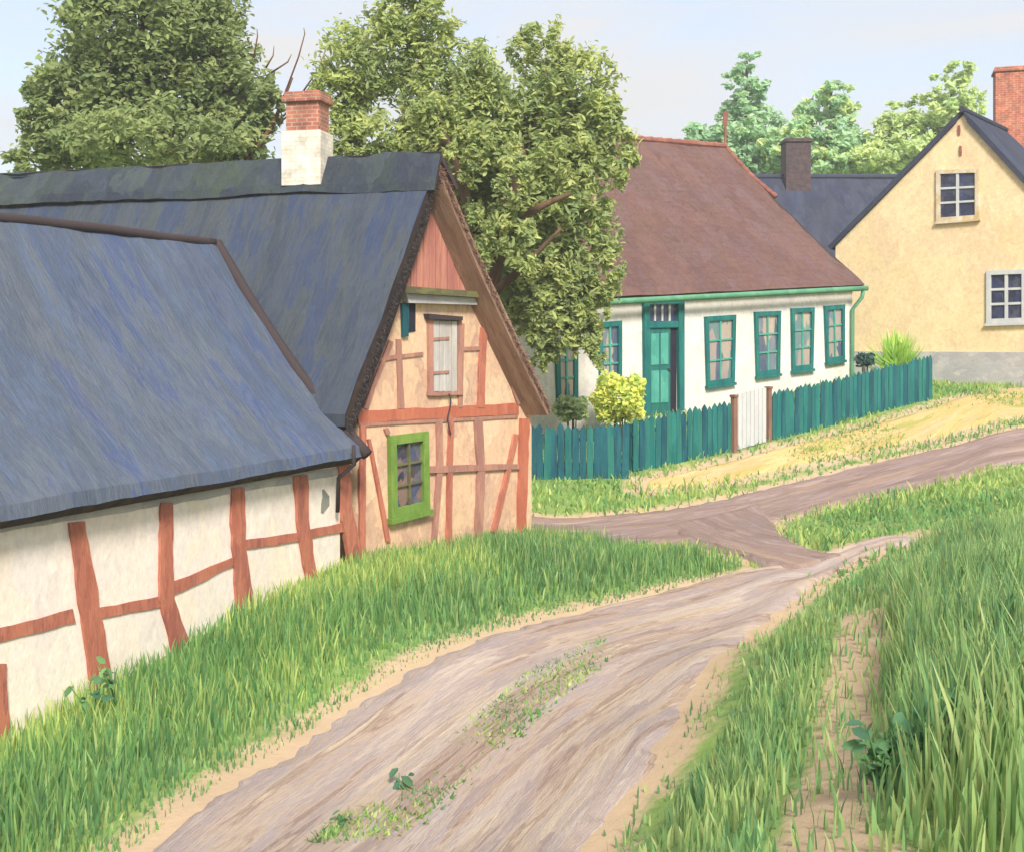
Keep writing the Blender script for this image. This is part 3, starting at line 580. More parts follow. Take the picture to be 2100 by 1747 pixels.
m = MB(); m.tube([r1-Vector((0, 0, .1)), r1+Vector((0, 0, .55)), r1+Vector((.01, 0, 1.05))], [.04, .035, .02], 8)
m.box(r1+Vector((.0, 0, .82)), Vector((.07, 0, 0)), Vector((0, .03, 0)), Vector((.015, 0, .2))); m.build('finial', M_redtile, rf)
m = MB(); m.tube([wh.w(s, ze(s)-.17, ov+.05) for s in np.linspace(S0-.2, S1+.2, 12)], .075, 8); gt = m.build('gutter', M_gutter, wc, smooth=True)
zb = wh.sz(1745, 760)[1]; sp = S1-.12
m = MB(); m.tube([wh.w(S1+.05, ze(S1)-.2, ov+.05), wh.w(S1+.02, ze(S1)-.42, ov+.02), wh.w(sp, ze(S1)-.75, .09), wh.w(sp, zb, .08), wh.w(sp, zb-.8, .08)], .055, 8); m.build('downpipe', M_gutter, wc, smooth=True)
for q in ([(1443, 650), (1506, 646), (1503, 784), (1447, 792)], [(1545, 640), (1598, 638), (1596, 766), (1549, 772)], [(1620, 633), (1667, 631), (1664, 756), (1622, 761)], [(1688, 628), (1729, 625), (1729, 738), (1692, 744)],
          [(1224, 662), (1272, 658), (1272, 792), (1228, 796)], [(1136, 694), (1182, 688), (1182, 820), (1140, 824)]):
    f = window(wh, 'window', wc, q, .12, 2, 3, M_teal, M_curtain, M_teall, proud=.07, bar=.05)
def wq(nm, q, o0, o1, mt, par):
    m = MB(); wh.shape(m, q, o0, o1); return m.build(nm, mt, par)
m = MB()
for q in ([(1316, 618), (1327, 617.4), (1327, 850), (1318, 850)], [(1386, 616.6), (1398, 616), (1398, 842), (1388, 842)], [(1327, 617.4), (1386, 616.6), (1386, 624), (1327, 625)]): wh.shape(m, q, .002, .10)
wh.shape(m, [(1327, 660), (1386, 659), (1386, 672), (1327, 673)], .002, .09)
dr = m.build('door', M_teal, wc)
wq('transom_light', [(1327, 625), (1386, 624), (1386, 659), (1327, 660)], .003, .015, M_glass, dr)
m = MB()
for x in (1341, 1356, 1371): wh.shape(m, [(x-2, 625.5), (x+2, 625.5), (x+1.5, 659), (x-1.5, 659)], .016, .045)
m.build('transom_bars', M_white, dr)
lf = wq('door_leaf', [(1327, 673), (1372, 672.4), (1372, 850), (1327, 850)], .004, .045, M_tealg, dr)
wq('door_side', [(1372.3, 672.4), (1386, 672), (1386, 850), (1372.3, 850)], .004, .02, M_black, dr)
m = MB()
for y0, y1 in ((684, 748), (760, 826)):
    wh.shape(m, [(1332, y0+1), (1348, y0), (1348, y1), (1332, y1+1)], .046, .06); wh.shape(m, [(1351.5, y0), (1367, y0-1), (1367, y1-1), (1351.5, y1)], .046, .06)
m.build('door_panel', M_teall, lf)
m = MB(); p = wh.w(*wh.sz(1367, 757), .09); m.box(p, wh.U*.05, wh.N*.015, Vector((0, 0, .012))); m.build('handle', M_dkedge, lf)

# ---------------------------------------------------------------- yellow house
AP = P(1975, 226, 35); wy = Wall(AP.to_2d(), (.78, -.625), (-.625, -.78)); RY = -wy.N
yh = thing('yellow_house', 'yellow plastered gable house with grey plinth and slate roof at the lane', 'house', (wy.w(0, 0).x, wy.w(0, 0).y, hz(*wy.w(0, 0).to_2d())))
WL, WR = -4.0, 3.6; zLe = EYE+3.2; zRe = EYE+2.5; zA = AP.z-.16; zP = EYE-.34
prof = [(WL, zP), (WL, zLe-.05), (0, zA), (WR, zRe-.05), (WR, zP)]
m = MB(); m.prism([wy.w(a, z) for a, z in prof], [wy.w(a, z)+RY*9 for a, z in prof]); m.build('wall', M_yellow, yh)
m = MB(); m.prism([wy.w(a, z, .06) for a, z in ((WL-.04, zP-2.6), (WL-.04, zP+.02), (WR+.04, zP+.02), (WR+.04, zP-2.6))], [wy.w(a, z, .06)+RY*9.1 for a, z in ((WL-.04, zP-2.6), (WL-.04, zP+.02), (WR+.04, zP+.02), (WR+.04, zP-2.6))])
m.build('plinth', M_plinth, yh)
m = MB(); a = wy.w(0, AP.z, .1); l = wy.w(WL-.22, zLe-.16, .1); r = wy.w(WR+.22, zRe-.22, .1)
roof_slab(m, a, a+RY*9.3, l, l+RY*9.3, .15, nu=20, nv=14, rough=.015, drop=.0, side=(0, 0, 0)); roof_slab(m, a, a+RY*9.3, r, r+RY*9.3, .15, nu=20, nv=14, rough=.015, drop=0, side=(0, 0, 0))
rf = m.build('roof', M_slate, yh)
m = MB(); m.tube([a-RY*.05, a+RY*9.3], .09, 8); m.build('ridge_cap', M_slate, rf)
c = wy.w(0, 0)+RY*4.7
chimney(rf, c, .46, .4, EYE+6.2, EYE+(HY-142)/F*c.y, (1, -.3), [M_brickr, M_brickr], cap=.05)
window(wy, 'attic_window', yh, [(1921, 350), (2009, 347), (2009, 449), (1921, 456)], .12, 2, 3, M_framey, M_glass, M_white, proud=.07, bar=.08)
window(wy, 'window', yh, [(2024, 556), (2106, 553), (2106, 661), (2024, 664)], .13, 2, 3, M_white, M_glass, M_white, proud=.07, bar=.09)
for x, y in ((1967, 268), (1970, 310)): m = MB(); wy.shape(m, [(x-2, y-10), (x+2, y-10), (x+3, y), (x+2, y+10), (x-2, y+10), (x-3, y)], .002, .03); m.build('wall_anchor', M_redtile, yh)

# ---------------------------------------------------------------- slate roofed house behind
sh = thing('slate_house', 'dark slate roofed house half hidden between brown roof and yellow gable', 'house', (13, 51, hz(13, 51)))
zr_, zs_ = EYE+(HY-364)/F*52, EYE+3.4; x0, x1 = 8.6, 18.4
m = MB(); prof = [(48.8, 2.5), (48.8, zs_), (52, zr_-.25), (55.2, zs_), (55.2, 2.5)]
m.prism([(x0+.2, y, z) for y, z in prof], [(x1-.2, y, z) for y, z in prof]); m.build('wall', M_plinth, sh)
m = MB(); roof_slab(m, (x0, 52, zr_), (x1, 52, zr_), (x0, 48.5, zs_-.2), (x1, 48.5, zs_-.2), .15, nu=20, nv=12, rough=.02, side=(0, 0, 0)); roof_slab(m, (x0, 52, zr_), (x1, 52, zr_), (x0, 55.5, zs_-.2), (x1, 55.5, zs_-.2), .15, nu=10, nv=6, rough=.02, side=(0, 0, 0))
rf = m.build('roof', M_slate, sh)
m = MB(); m.tube([(x0, 52, zr_+.02), (x1, 52, zr_+.02)], .12, 8); m.build('ridge_cap', M_slate, rf)
p = P(1632, 300, 51.9); chimney(rf, p, .55, .5, zr_-.8, EYE+(HY-288)/F*51.9, (1, 0), [M_brickd, M_brickd], cap=.07)

# ---------------------------------------------------------------- picket fences and gate
def gp(px, py):
    p = G(px, py); return Vector((p[0], p[1], 0))
def fence(name, label, a, b, n, h0, h1, mat, posts):
    c = (a+b)/2; f = thing(name, label, 'fence', (c.x, c.y, hz(c.x, c.y)), 'teal picket fence sections')
    d = (b-a).normalized(); nn = Vector((d.y, -d.x, 0)); L = (b-a).length; wd = L/n
    for k in range(n):
        t = (k+.5)/n; p = a.lerp(b, t); zg = hz(p.x, p.y); h = h0+(h1-h0)*t+random.uniform(-.05, .05)
        w_ = wd*random.uniform(.44, .485); tl = d*random.uniform(-.025, .025)
        m = MB(); u = Vector((0, 0, 1)); z0 = zg-.12+random.uniform(0, .06); o = nn*random.uniform(0, .012)
        q = [p-d*w_+u*z0, p+d*w_+u*z0, p+d*w_+tl+u*(zg+h-.09), p+tl+d*random.uniform(-.01, .01)+u*(zg+h), p-d*w_+tl+u*(zg+h-.09)]
        m.prism([x+o for x in q], [x+o+nn*.025 for x in q]); m.build('picket', mat[k % len(mat)], f)
    for hh in (.28, .8):
        m = MB(); pts = []
        seg = 8
        for k in range(seg):
            p, q = a.lerp(b, k/seg), a.lerp(b, (k+1)/seg); zp, zq = hz(p.x, p.y)+hh, hz(q.x, q.y)+hh; u = Vector((0, 0, 1))
            A_ = [p+u*(zp-.04), q+u*(zq-.04), q+u*(zq+.04), p+u*(zp+.04)]
            m.prism([x-nn*.045 for x in A_], [x-nn*.004 for x in A_])
        m.build('rail', mat[0], f)
    for t in posts:
        p = a.lerp(b, t)-nn*.1; zg = hz(p.x, p.y); m = MB(); m.box(p+Vector((0, 0, zg+.4)), d*.05, nn*.05, Vector((0, 0, .56))); m.build('post', mat[0], f)
fence('picket_fence', 'dark blue teal picket fence section next to the gabled barn', gp(1040, 978), gp(1289, 982), 17, 1.1, 1.12, [M_teald, M_teald, M_tealg], (.02, .5, .98))
fence('picket_fence', 'green teal picket fence section between yellow bush and white gate', gp(1297, 968), gp(1500, 925), 19, 1.12, 1.12, [M_tealg, M_teald, M_tealg, M_teal], (.02, .5, .98))
fence('picket_fence', 'teal picket fence section running uphill from white gate towards yellow house', gp(1582, 903), gp(1911, 820), 40, 1.12, 1.14, [M_tealg, M_teal, M_teald], (.02, .35, .68, .98))
a, b = gp(1512, 924), gp(1570, 908); d = (b-a).normalized(); nn = Vector((d.y, -d.x, 0)); c = (a+b)/2
gt = thing('garden_gate', 'white picket gate between two brown posts in the teal fence', 'gate', (c.x, c.y, hz(c.x, c.y)))
for k in range(7):
    p = a.lerp(b, (k+.5)/7); zg = hz(p.x, p.y); w_ = (b-a).length/7*.45; m = MB(); u = Vector((0, 0, 1))
    q = [p-d*w_+u*(zg+.02), p+d*w_+u*(zg+.02), p+d*w_+u*(zg+1.27), p-d*w_+u*(zg+1.27)]; m.prism(q, [x+nn*.024 for x in q]); m.build('picket', M_white, gt)
m = MB()
for hh in (.3, 1.0):
    u = Vector((0, 0, 1)); A_ = [a+u*(hz(a.x, a.y)+hh-.04), b+u*(hz(b.x, b.y)+hh-.04), b+u*(hz(b.x, b.y)+hh+.04), a+u*(hz(a.x, a.y)+hh+.04)]; m.prism([x-nn*.045 for x in A_], [x-nn*.003 for x in A_])
m.build('rail', M_white, gt)
for p in (a-d*.12, b+d*.12):
    zg = hz(p.x, p.y); m = MB(); m.box(p+Vector((0, 0, zg+.58)), d*.06, nn*.055, Vector((0, 0, .64))); m.box(p+Vector((0, 0, zg+1.245)), d*.075, nn*.075, Vector((0, 0, .03))); m.build('post', M_brownw, gt, bevel=.01)

# ---------------------------------------------------------------- foliage
M_leaf = leafy('leaves', .5); M_grass = leafy('grass blades', .5)
M_bark = paint('bark', [rgb(112, 90, 66), rgb(92, 76, 58), rgb(128, 100, 76), rgb(84, 72, 56)], scale=(5, 5, 1.5), dab=.45, bump=.6)
M_barkr = paint('reddish bark', [rgb(138, 100, 72), rgb(116, 84, 64), rgb(150, 112, 84)], scale=(5, 5, 1.5), dab=.45, bump=.6)
def pal(cols, k=1.5):
    a = np.array([rgb(*c, k)[:3] for c in cols]); g = a@np.array([.3, .55, .15]); return a*.76+g[:, None]*.24*np.array([1.06, 1., .9])
def leaves(C, size, asp, cols, droop=0., jit=.18, up=.25):
    """C centres (n,3) -> hexagonal folded leaves"""
    n = len(C); f = rng.normal(size=(n, 3))*.75+np.array([.15, -.6, .75])   # blades turn towards the light
    a = rng.normal(size=(n, 3)); a[:, 2] = a[:, 2]*.7-droop
    b = np.cross(f, a); b /= np.linalg.norm(b, axis=1)[:, None]+1e-9; a = np.cross(b, f); a /= np.linalg.norm(a, axis=1)[:, None]+1e-9; nn = np.cross(a, b)
    L = (size*rng.uniform(.6, 1.35, n))[:, None]; W = L*asp; fo = nn*W*.25
    v = np.stack([C-a*L*.5, C-a*L*.2-b*W*.45+fo, C+a*L*.2-b*W*.4+fo, C+a*L*.5, C+a*L*.2+b*W*.4+fo, C-a*L*.2+b*W*.45+fo], 1)
    i = np.arange(n)[:, None]*6; q = np.concatenate([i+np.array([0, 1, 2, 3]), i+np.array([0, 3, 4, 5])])
    t = cols*(1+rng.uniform(-jit, jit, (n, 1)))
    return v.reshape(-1, 3), q, np.repeat(t, 6, 0)
def tree(name, label, d, lobes, palette, trunk, nleaf, size, asp, group, droop=0., bark=None, twigs=(), clump=.55, hole=.0, depth=1.0):
    tp = P(trunk[0][0][0][0], 0, d); zg = hz(tp.x, tp.y)
    o = thing(name, label, 'tree', (tp.x, tp.y, zg), group)
    LB = np.array([tuple(q)+(0,)*(5-len(q)) for q in lobes], float); area = LB[:, 2]*LB[:, 3]; cnt = np.maximum(20, (nleaf*area/area.sum()).astype(int)); Cs, Ts = [], []
    for (px, py, rx, ry, bk), k in zip(LB, cnt):
        dl = d+bk+rng.uniform(-.9, .9)*depth*F**-1*rx*d*.5
        # sprays: short strings of leaves inside the lobe, so gaps stay between them
        ns = max(5, int(k/26)); u = rng.normal(size=(ns, 3)); u /= np.linalg.norm(u, axis=1)[:, None]; r = rng.uniform(.15, 1, ns)**.45
        cen = u*r[:, None]; per = int(k/ns)+1
        pts = np.repeat(cen, per, 0)+rng.normal(size=(ns*per, 3))*np.array([.085, .085, .11])
        pick = np.repeat(rng.integers(0, len(palette), ns), per); mixc = rng.integers(0, len(palette), ns*per); cc = np.where(rng.random((ns*per, 1)) < .72, palette[pick], palette[mixc])
        w3 = np.stack([(px-CX)/F*dl+pts[:, 0]*rx*d/F, dl+pts[:, 1]*max(rx, ry)*d/F*depth, EYE+(HY-py)/F*dl+pts[:, 2]*ry*d/F], 1)
        Cs.append(w3); Ts.append(cc)
    C = np.concatenate(Cs); T = np.concatenate(Ts)
    V, Q, t = leaves(C, size, asp, T, droop); 
    m = MB()
    for ln, r0, r1 in trunk:
        pts = [P(q[0], q[1], d+(q[2] if len(q) > 2 else 0)) for q in ln]
        if ln is trunk[0][0]: pts = [Vector((pts[0].x, pts[0].y, zg-.2))]+pts
        rad = list(np.linspace(r0, r1, len(pts))*d/F); fine, fr = [], []
        sm = smooth_line([tuple(x) for x in pts], 5*len(pts)); m.tube([Vector(x) for x in sm], list(np.linspace(r0, r1, len(sm))*d/F), 8)
    for ln in twigs: m.tube([P(q[0], q[1], d-.3) for q in ln], list(np.linspace(2.2, .7, len(ln))*d/F), 5)
    tr = m.build('trunk', bark or M_bark, o, smooth=True)
    cr = quads_mesh('crown', V, Q, M_leaf, t, o)
    return o
OL = pal([(112, 130, 66), (124, 142, 72), (98, 120, 68), (134, 148, 76), (88, 114, 68), (116, 124, 68), (138, 146, 84)], 1.7); OL = OL*.55+OL.mean(0)*.45
WI = pal([(146, 160, 76), (128, 148, 74), (168, 178, 84), (112, 134, 72), (176, 180, 98), (136, 150, 84), (100, 126, 84)], 1.55); WI = WI*.55+WI.mean(0)*.45
tree('broad_tree', 'dark olive broadleaf tree rising behind the thatched roofs at far left', 27,
     [(300, 60, 185, 100), (200, 165, 130, 85), (110, 225, 75, 55), (330, 190, 180, 105), (455, 150, 100, 105), (150, 295, 115, 65), (330, 295, 200, 75), (490, 275, 85, 75), (240, -40, 120, 80), (420, 20, 85, 90), (555, 215, 32, 40), (95, 175, 36, 30), (150, 30, 30, 30), (330, -110, 130, 80), (80, 330, 70, 40), (70, 200, 26, 20)],
     OL, [([(440, 520), (452, 345), (480, 270), (505, 200)], 22, 7), ([(440, 470), (350, 300), (300, 120), (285, -60)], 16, 6), ([(450, 400), (545, 280), (600, 160)], 9, 2), ([(330, 260), (200, 200), (110, 190)], 8, 3), ([(470, 290), (460, 150), (430, 0)], 9, 3)],
     46000, .165, .48, 'broadleaf trees behind the barns', bark=M_barkr, twigs=([(570, 230), (612, 118), (625, 70), (623, 58)], [(580, 240), (650, 165), (660, 130), (655, 112)], [(610, 205), (655, 140), (668, 100)], [(575, 250), (660, 190), (690, 150), (702, 138)], [(250, 20), (262, -10)], [(520, 120), (528, 75), (527, 60)], [(545, 140), (560, 115), (562, 95)], [(556, 150), (590, 128), (598, 112)]))
tree('willow_tree', 'yellow green willow with forked brown trunk between gabled barn and white cottage', 23.4,
     [(780, 120, 140, 100), (690, 205, 65, 80), (850, 40, 95, 60), (930, 180, 115, 105), (1110, 105, 70, 70), (1170, 190, 105, 95), (1060, 260, 125, 105), (1230, 260, 75, 85), (780, 285, 125, 65), (900, 330, 115, 75), (1150, 370, 120, 100), (1075, 430, 75, 85), (1195, 470, 80, 75), (1125, 560, 100, 85), (1190, 610, 55, 55), (1085, 640, 50, 50), (1215, 700, 22, 45), (735, 322, 85, 35), (840, -40, 80, 60), (1265, 330, 45, 60), (1165, 690, 26, 40), (640, 255, 30, 40), (1110, 620, 60, 60), (1195, 670, 36, 60), (1228, 640, 26, 60), (1240, 560, 45, 60), (955, 400, 60, 90, 1.3), (1010, 440, 60, 110, 1.4), (1040, 560, 50, 90, 1.3), (985, 330, 90, 70, 1.2), (1050, 330, 60, 60, .9), (1040, 650, 40, 60, 1.2), (1112, 690, 34, 60), (1085, 590, 65, 70), (1150, 640, 55, 75), (1045, 500, 60, 70, -1.5), (970, 470, 40, 60, -.8), (1060, 380, 50, 50, -1.7), (1225, 725, 18, 40), (1080, 300, 75, 80, 1.2), (1150, 275, 70, 65, 1.0), (1000, 200, 60, 70, 1.0), (1108, 650, 40, 75), (1122, 715, 30, 50), (1160, 560, 60, 60), (890, 245, 60, 50, -1.4), (935, 330, 40, 40, -1.5), (1010, 300, 60, 50, -1.4)],
     WI, [([(1008, 760, -.2), (1004, 620, -.4), (1018, 540, -.6), (1042, 420, -.8), (1068, 310, -.4)], 23, 11), ([(990, 560, -.3), (962, 430, -.6), (925, 320, -.6), (898, 240, -.3)], 14, 8), ([(1030, 520, -.9), (1085, 440, -1.3), (1170, 398, -1.3)], 12, 4), ([(1015, 600, -.6), (1060, 560, -1.2), (1150, 470, -1.3)], 11, 3), ([(1065, 320), (1110, 220), (1120, 130)], 11, 3), ([(905, 260), (870, 160), (850, 60)], 9, 3), ([(900, 250), (940, 170), (950, 120)], 7, 2), ([(1075, 290), (1180, 220), (1230, 200)], 8, 2), ([(925, 320), (830, 300), (720, 310)], 7, 2)],
     66000, .16, .36, 'broadleaf trees behind the barns', droop=.35, depth=.62)
FAR = pal([(136, 178, 126), (122, 168, 130), (154, 184, 122), (146, 178, 140), (130, 164, 112)], 1.6); FAR = FAR*.55+FAR.mean(0)*.45
FARY = pal([(168, 188, 106), (186, 196, 112), (154, 178, 108), (176, 186, 122), (142, 172, 112)], 1.6); FARY = FARY*.55+FARY.mean(0)*.45
tree('conifer_tree', 'blue green tree with tiered narrow top behind the brown roof', 70, [(1533, 122, 26, 14), (1526, 152, 46, 16), (1530, 182, 52, 22), (1520, 212, 50, 22), (1540, 245, 70, 30), (1500, 275, 90, 26), (1560, 310, 95, 45), (1425, 270, 26, 12), (1480, 285, 60, 30), (1540, 350, 110, 40), (1480, 340, 100, 40), (1600, 330, 90, 60)],
     FAR, [([(1530, 420), (1530, 250), (1532, 125)], 9, 2)], 13000, .4, .5, 'trees on the hill behind the houses')
tree('hill_tree', 'round topped green tree between dark chimney and tiered tree on the hill', 68, [(1705, 190, 52, 22), (1700, 225, 66, 30), (1690, 270, 80, 40), (1660, 320, 90, 45), (1740, 320, 80, 50), (1700, 350, 120, 40), (1620, 300, 60, 40)],
     np.concatenate([FAR, FARY[:2]]), [([(1700, 420), (1700, 300), (1705, 190)], 9, 2)], 10000, .4, .5, 'trees on the hill behind the houses')
tree('hill_tree', 'yellow green tree with ragged flat layers beside the yellow gable', 66, [(1955, 150, 48, 18), (1965, 190, 52, 34), (1930, 240, 62, 34), (1850, 212, 36, 9), (1900, 205, 40, 12), (1880, 275, 80, 40), (1820, 315, 80, 36), (1900, 330, 90, 40), (1990, 250, 40, 60), (1800, 345, 100, 40), (1840, 265, 50, 40), (1960, 300, 70, 60)],
     FARY, [([(1900, 420), (1925, 300), (1960, 150)], 9, 2)], 11000, .4, .45, 'trees on the hill behind the houses')

def shrub(name, label, px, py, d, rx, ry, palette, nleaf, size, asp, spiky=False, group=None):
    c = P(px, py, d); zg = hz(c.x, c.y); o = thing(name, label, 'shrub', (c.x, c.y, zg), group); rxw, ryw = rx*d/F, ry*d/F
    if spiky:
        n = nleaf; an = rng.uniform(0, 2*PI, n); el = rng.uniform(.25, 1.5, n); dr = np.stack([np.cos(an)*np.cos(el), np.sin(an)*np.cos(el), np.sin(el)], 1)
        le = rng.uniform(.6, 1., n)[:, None]*np.array([rxw, rxw, ryw*1.9])*1.15; base = np.array([c.x, c.y, c.z-ryw])+rng.normal(size=(n, 3))*.12; side = np.cross(dr, [0, 0, 1.]); side /= np.linalg.norm(side, axis=1)[:, None]+1e-6
        tip = base+dr*le; mid = base+dr*le*.55; w_ = .035
        v = np.stack([base-side*w_*.4, base+side*w_*.4, mid+side*w_, tip+side*.006, tip-side*.006, mid-side*w_], 1); i = np.arange(n)[:, None]*6
        q = np.concatenate([i+np.array([0, 1, 2, 5]), i+np.array([5, 2, 3, 4])]); V = v.reshape(-1, 3); t = np.repeat(palette[rng.integers(0, len(palette), n)], 6, 0)
    else:
        u = rng.normal(size=(nleaf, 3)); u /= np.linalg.norm(u, axis=1)[:, None]; lump = 1+.22*np.sin(u[:, :1]*5+1)*np.cos(u[:, 2:]*4)
        C = np.array([c.x, c.y, c.z])+u*lump*(rng.uniform(.2, 1, (nleaf, 1))**.4)*np.array([rxw, rxw, ryw])
        V, q, t = leaves(C, size, asp, palette[rng.integers(0, len(palette), nleaf)])
    quads_mesh('foliage', V, q, M_leaf, t, o)
    m = MB()
    for k in range(5):
        a = k*1.3; m.tube([(c.x+.05*math.cos(a), c.y+.05*math.sin(a), zg-.05), (c.x+.3*rxw*math.cos(a), c.y+.3*rxw*math.sin(a), max(zg+.2, c.z))], [.025, .01], 5)
    m.build('stem', M_bark, o); return o
YE = pal([(196, 204, 62), (176, 194, 64), (212, 214, 84), (150, 180, 66), (204, 200, 60)], 1.4)
shrub('flowering_bush', 'round yellow green bush behind the fence below the teal door', 1270, 818, 25.6, 56, 54, YE, 1500, .13, .6)
shrub('spiky_shrub', 'bright lime shrub with upright spiky leaves behind fence by yellow wall', 1840, 726, 32.2, 72, 44, pal([(168, 204, 60), (150, 194, 62), (190, 214, 84), (132, 178, 66)], 1.4), 380, .3, .1, True)
shrub('low_shrub', 'small dark teal green shrub behind fence beside the spiky lime shrub', 1774, 738, 31.6, 20, 15, pal([(52, 92, 84), (64, 106, 90), (44, 80, 78)], 1.5), 420, .1, .5)
shrub('garden_shrub', 'deep green bush under the willow behind the dark fence', 1172, 838, 25.0, 36, 26, pal([(150, 172, 108), (134, 160, 104), (164, 182, 116)], 1.4), 900, .12, .5)

def weed(label, px, py, hgt, nleaf, size, palette):
    x, y = G(px, py); zg = hz(x, y); o = thing('leafy_weed', label, 'weed', (x, y, zg), 'leafy weeds by the track'); m = MB(); Vs, Ts = [], []; C = []; ns = max(2, nleaf//4)
    for k in range(ns):
        a = random.uniform(0, 2*PI); h = hgt*random.uniform(.6, 1); ex = hgt*.35*random.uniform(.4, 1)
        pts = [Vector((x, y, zg-.02)), Vector((x+math.cos(a)*ex*.4, y+math.sin(a)*ex*.4, zg+h*.6)), Vector((x+math.cos(a)*ex, y+math.sin(a)*ex, zg+h))]
        m.tube(pts, [.008, .006, .003], 5)
        for j in range(max(3, nleaf//ns)):
            t = random.uniform(.25, 1); p = pts[0].lerp(pts[1], min(1, t*2)) if t < .5 else pts[1].lerp(pts[2], t*2-1); C.append((p.x+random.uniform(-1, 1)*size*.5, p.y+random.uniform(-1, 1)*size*.5, p.z))
    m.build('stem', M_grassy, o, smooth=True); C = np.array(C)
    V, q, t = leaves(C, size, .55, palette[rng.integers(0, len(palette), len(C))], droop=.2); quads_mesh('leaf_spray', V, q, M_leaf, t, o)
M_grassy = paint('green stem', [rgb(86, 128, 70), rgb(102, 142, 78)], scale=(4, 4, 2), dab=.4, bump=0)
DK = pal([(70, 118, 78), (84, 134, 82), (58, 104, 76), (98, 146, 84)], 1.5)
weed('dark leafy weed against the cream barn wall left of the thick red post', 186, 1500, .62, 14, .13, DK)
weed('tall leafy weed against the barn wall right of the thick red post', 246, 1490, .85, 14, .12, DK)
weed('single broad leafed weed growing in the middle of the track', 818, 1628, .22, 12, .1, DK)
weed('low weed on the grassy strip in the track near the picture bottom', 700, 1705, .14, 14, .09, DK)
for lb, a in (('dock plant in the bank grass near the lower right corner', (1880, 1600)), ('dark dock plant at the right edge of the worn footpath', (1805, 1640)), ('broad leafed dock plant at the far right of the bank', (1985, 1590))): weed(lb, *a, .42, 60, .085, DK)

# ---------------------------------------------------------------- grass
FOOT = [[tuple(wb.w(-3.4, 0, .02).to_2d()), tuple(wb.w(SEND, 0, .02).to_2d()), tuple(wb.w(SEND, 0, -dpt).to_2d()), tuple(wb.w(-3.4, 0, -dpt).to_2d())],
        [tuple(wg.w(pl[0], 0).to_2d()), tuple(wg.w(pr[0], 0).to_2d()), tuple((wg.w(pr[0], 0)+RD*9).to_2d()), tuple((wg.w(pl[0], 0)+RD*9).to_2d())],
        [tuple(wh.w(S0, 0).to_2d()), tuple(wh.w(S1, 0).to_2d()), tuple(wh.w(S1, 0, -6.6).to_2d()), tuple(wh.w(S0, 0, -6.6).to_2d())],
        [tuple(wy.w(WL, 0).to_2d()), tuple(wy.w(WR, 0).to_2d()), tuple((wy.w(WR, 0)+RY*9).to_2d()), tuple((wy.w(WL, 0)+RY*9).to_2d())]]
def patch(x, y, f, ph): return .5+.25*np.sin(x*f+ph+1.3*np.sin(y*f*.7))+.25*np.sin(y*f*1.1+ph*2+1.1*np.sin(x*f*.9))
def scatter(poly, dens, jit=.1, block=True):
    p = np.array(poly); lo, hi = p.min(0), p.max(0); k = int((hi-lo).prod()*dens); x = rng.uniform(lo[0], hi[0], k); y = rng.uniform(lo[1], hi[1], k); ok = inside(poly, x, y)
    x, y = x[ok], y[ok]
    if block:
        jx, jy = x+rng.normal(size=len(x))*jit, y+rng.normal(size=len(x))*jit; ok = np.ones(len(x), bool)
        for r in ROADS: ok &= ~inside(r, jx, jy)
        ok &= ~(inside(PATH, jx, jy) & (rng.random(len(x)) < .72))
        for r in FOOT: ok &= ~inside(r, x, y)
        x, y = x[ok], y[ok]
    return x, y
def blades(name, x, y, h, wd, cols, lean=.3):
    n = len(x); z = height(x, y)-.02; an = rng.uniform(0, 2*PI, n); la = rng.uniform(0, 2*PI, n); le = h*lean*rng.uniform(.1, 1, n)
    sx, sy = np.cos(an)*.5, np.sin(an)*.5; dx, dy = np.cos(la)*le, np.sin(la)*le; V = []
    for t, ww in ((0, .8), (.35, 1), (.7, .75), (1, .1)):
        cx, cy, cz = x+dx*t*t, y+dy*t*t, z+h*(t-.12*t*t*(le/h)); V.append(np.stack([cx-sx*wd*ww, cy-sy*wd*ww, cz], 1)); V.append(np.stack([cx+sx*wd*ww, cy+sy*wd*ww, cz], 1))
    V = np.stack(V, 1).reshape(-1, 3); i = np.arange(n)[:, None]*8
    Q = np.concatenate([i+np.array([0, 1, 3, 2]), i+np.array([2, 3, 5, 4]), i+np.array([4, 5, 7, 6])])
    o = quads_mesh(name, V, Q, M_grass, np.repeat(cols, 8, 0)); o['kind'] = 'stuff'; return o
def tint(x, y, P1, P2, f=1.7, ph=0., k=.2):
    n = len(x); m_ = patch(x, y, f, ph)+rng.normal(size=n)*.16; a = P1[rng.integers(0, len(P1), n)]; b = P2[rng.integers(0, len(P2), n)]
    return np.where((m_ > .55)[:, None], b, a)*(1+rng.uniform(-k, k, (n, 1)))
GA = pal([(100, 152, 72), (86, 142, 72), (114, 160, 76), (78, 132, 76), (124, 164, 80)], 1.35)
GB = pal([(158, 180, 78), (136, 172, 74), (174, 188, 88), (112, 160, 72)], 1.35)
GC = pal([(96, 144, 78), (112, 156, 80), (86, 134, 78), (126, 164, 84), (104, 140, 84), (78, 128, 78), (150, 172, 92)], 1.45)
GDk = pal([(138, 164, 82), (120, 154, 80), (152, 168, 96), (104, 148, 76)], 1.5)
arl = [tuple(p) for p in smooth_line(A_R, 60)]; all_ = [tuple(p) for p in smooth_line(A_L, 60)]
bank = [q for q in arl if q[1] < 17]+[(4.75, 16.6), (5.6, 17.3), (7.5, 18.2), (12, 16.5), (12, 4.4), (1.2, 4.4)]
x, y = scatter(bank, 520, .14)
fx = np.interp(y, [p[1] for p in D_L], [(p[0]+q[0])/2 for p, q in zip(D_L, D_R)]); fd = np.where(y < 14.6, np.abs(x-fx), 9)
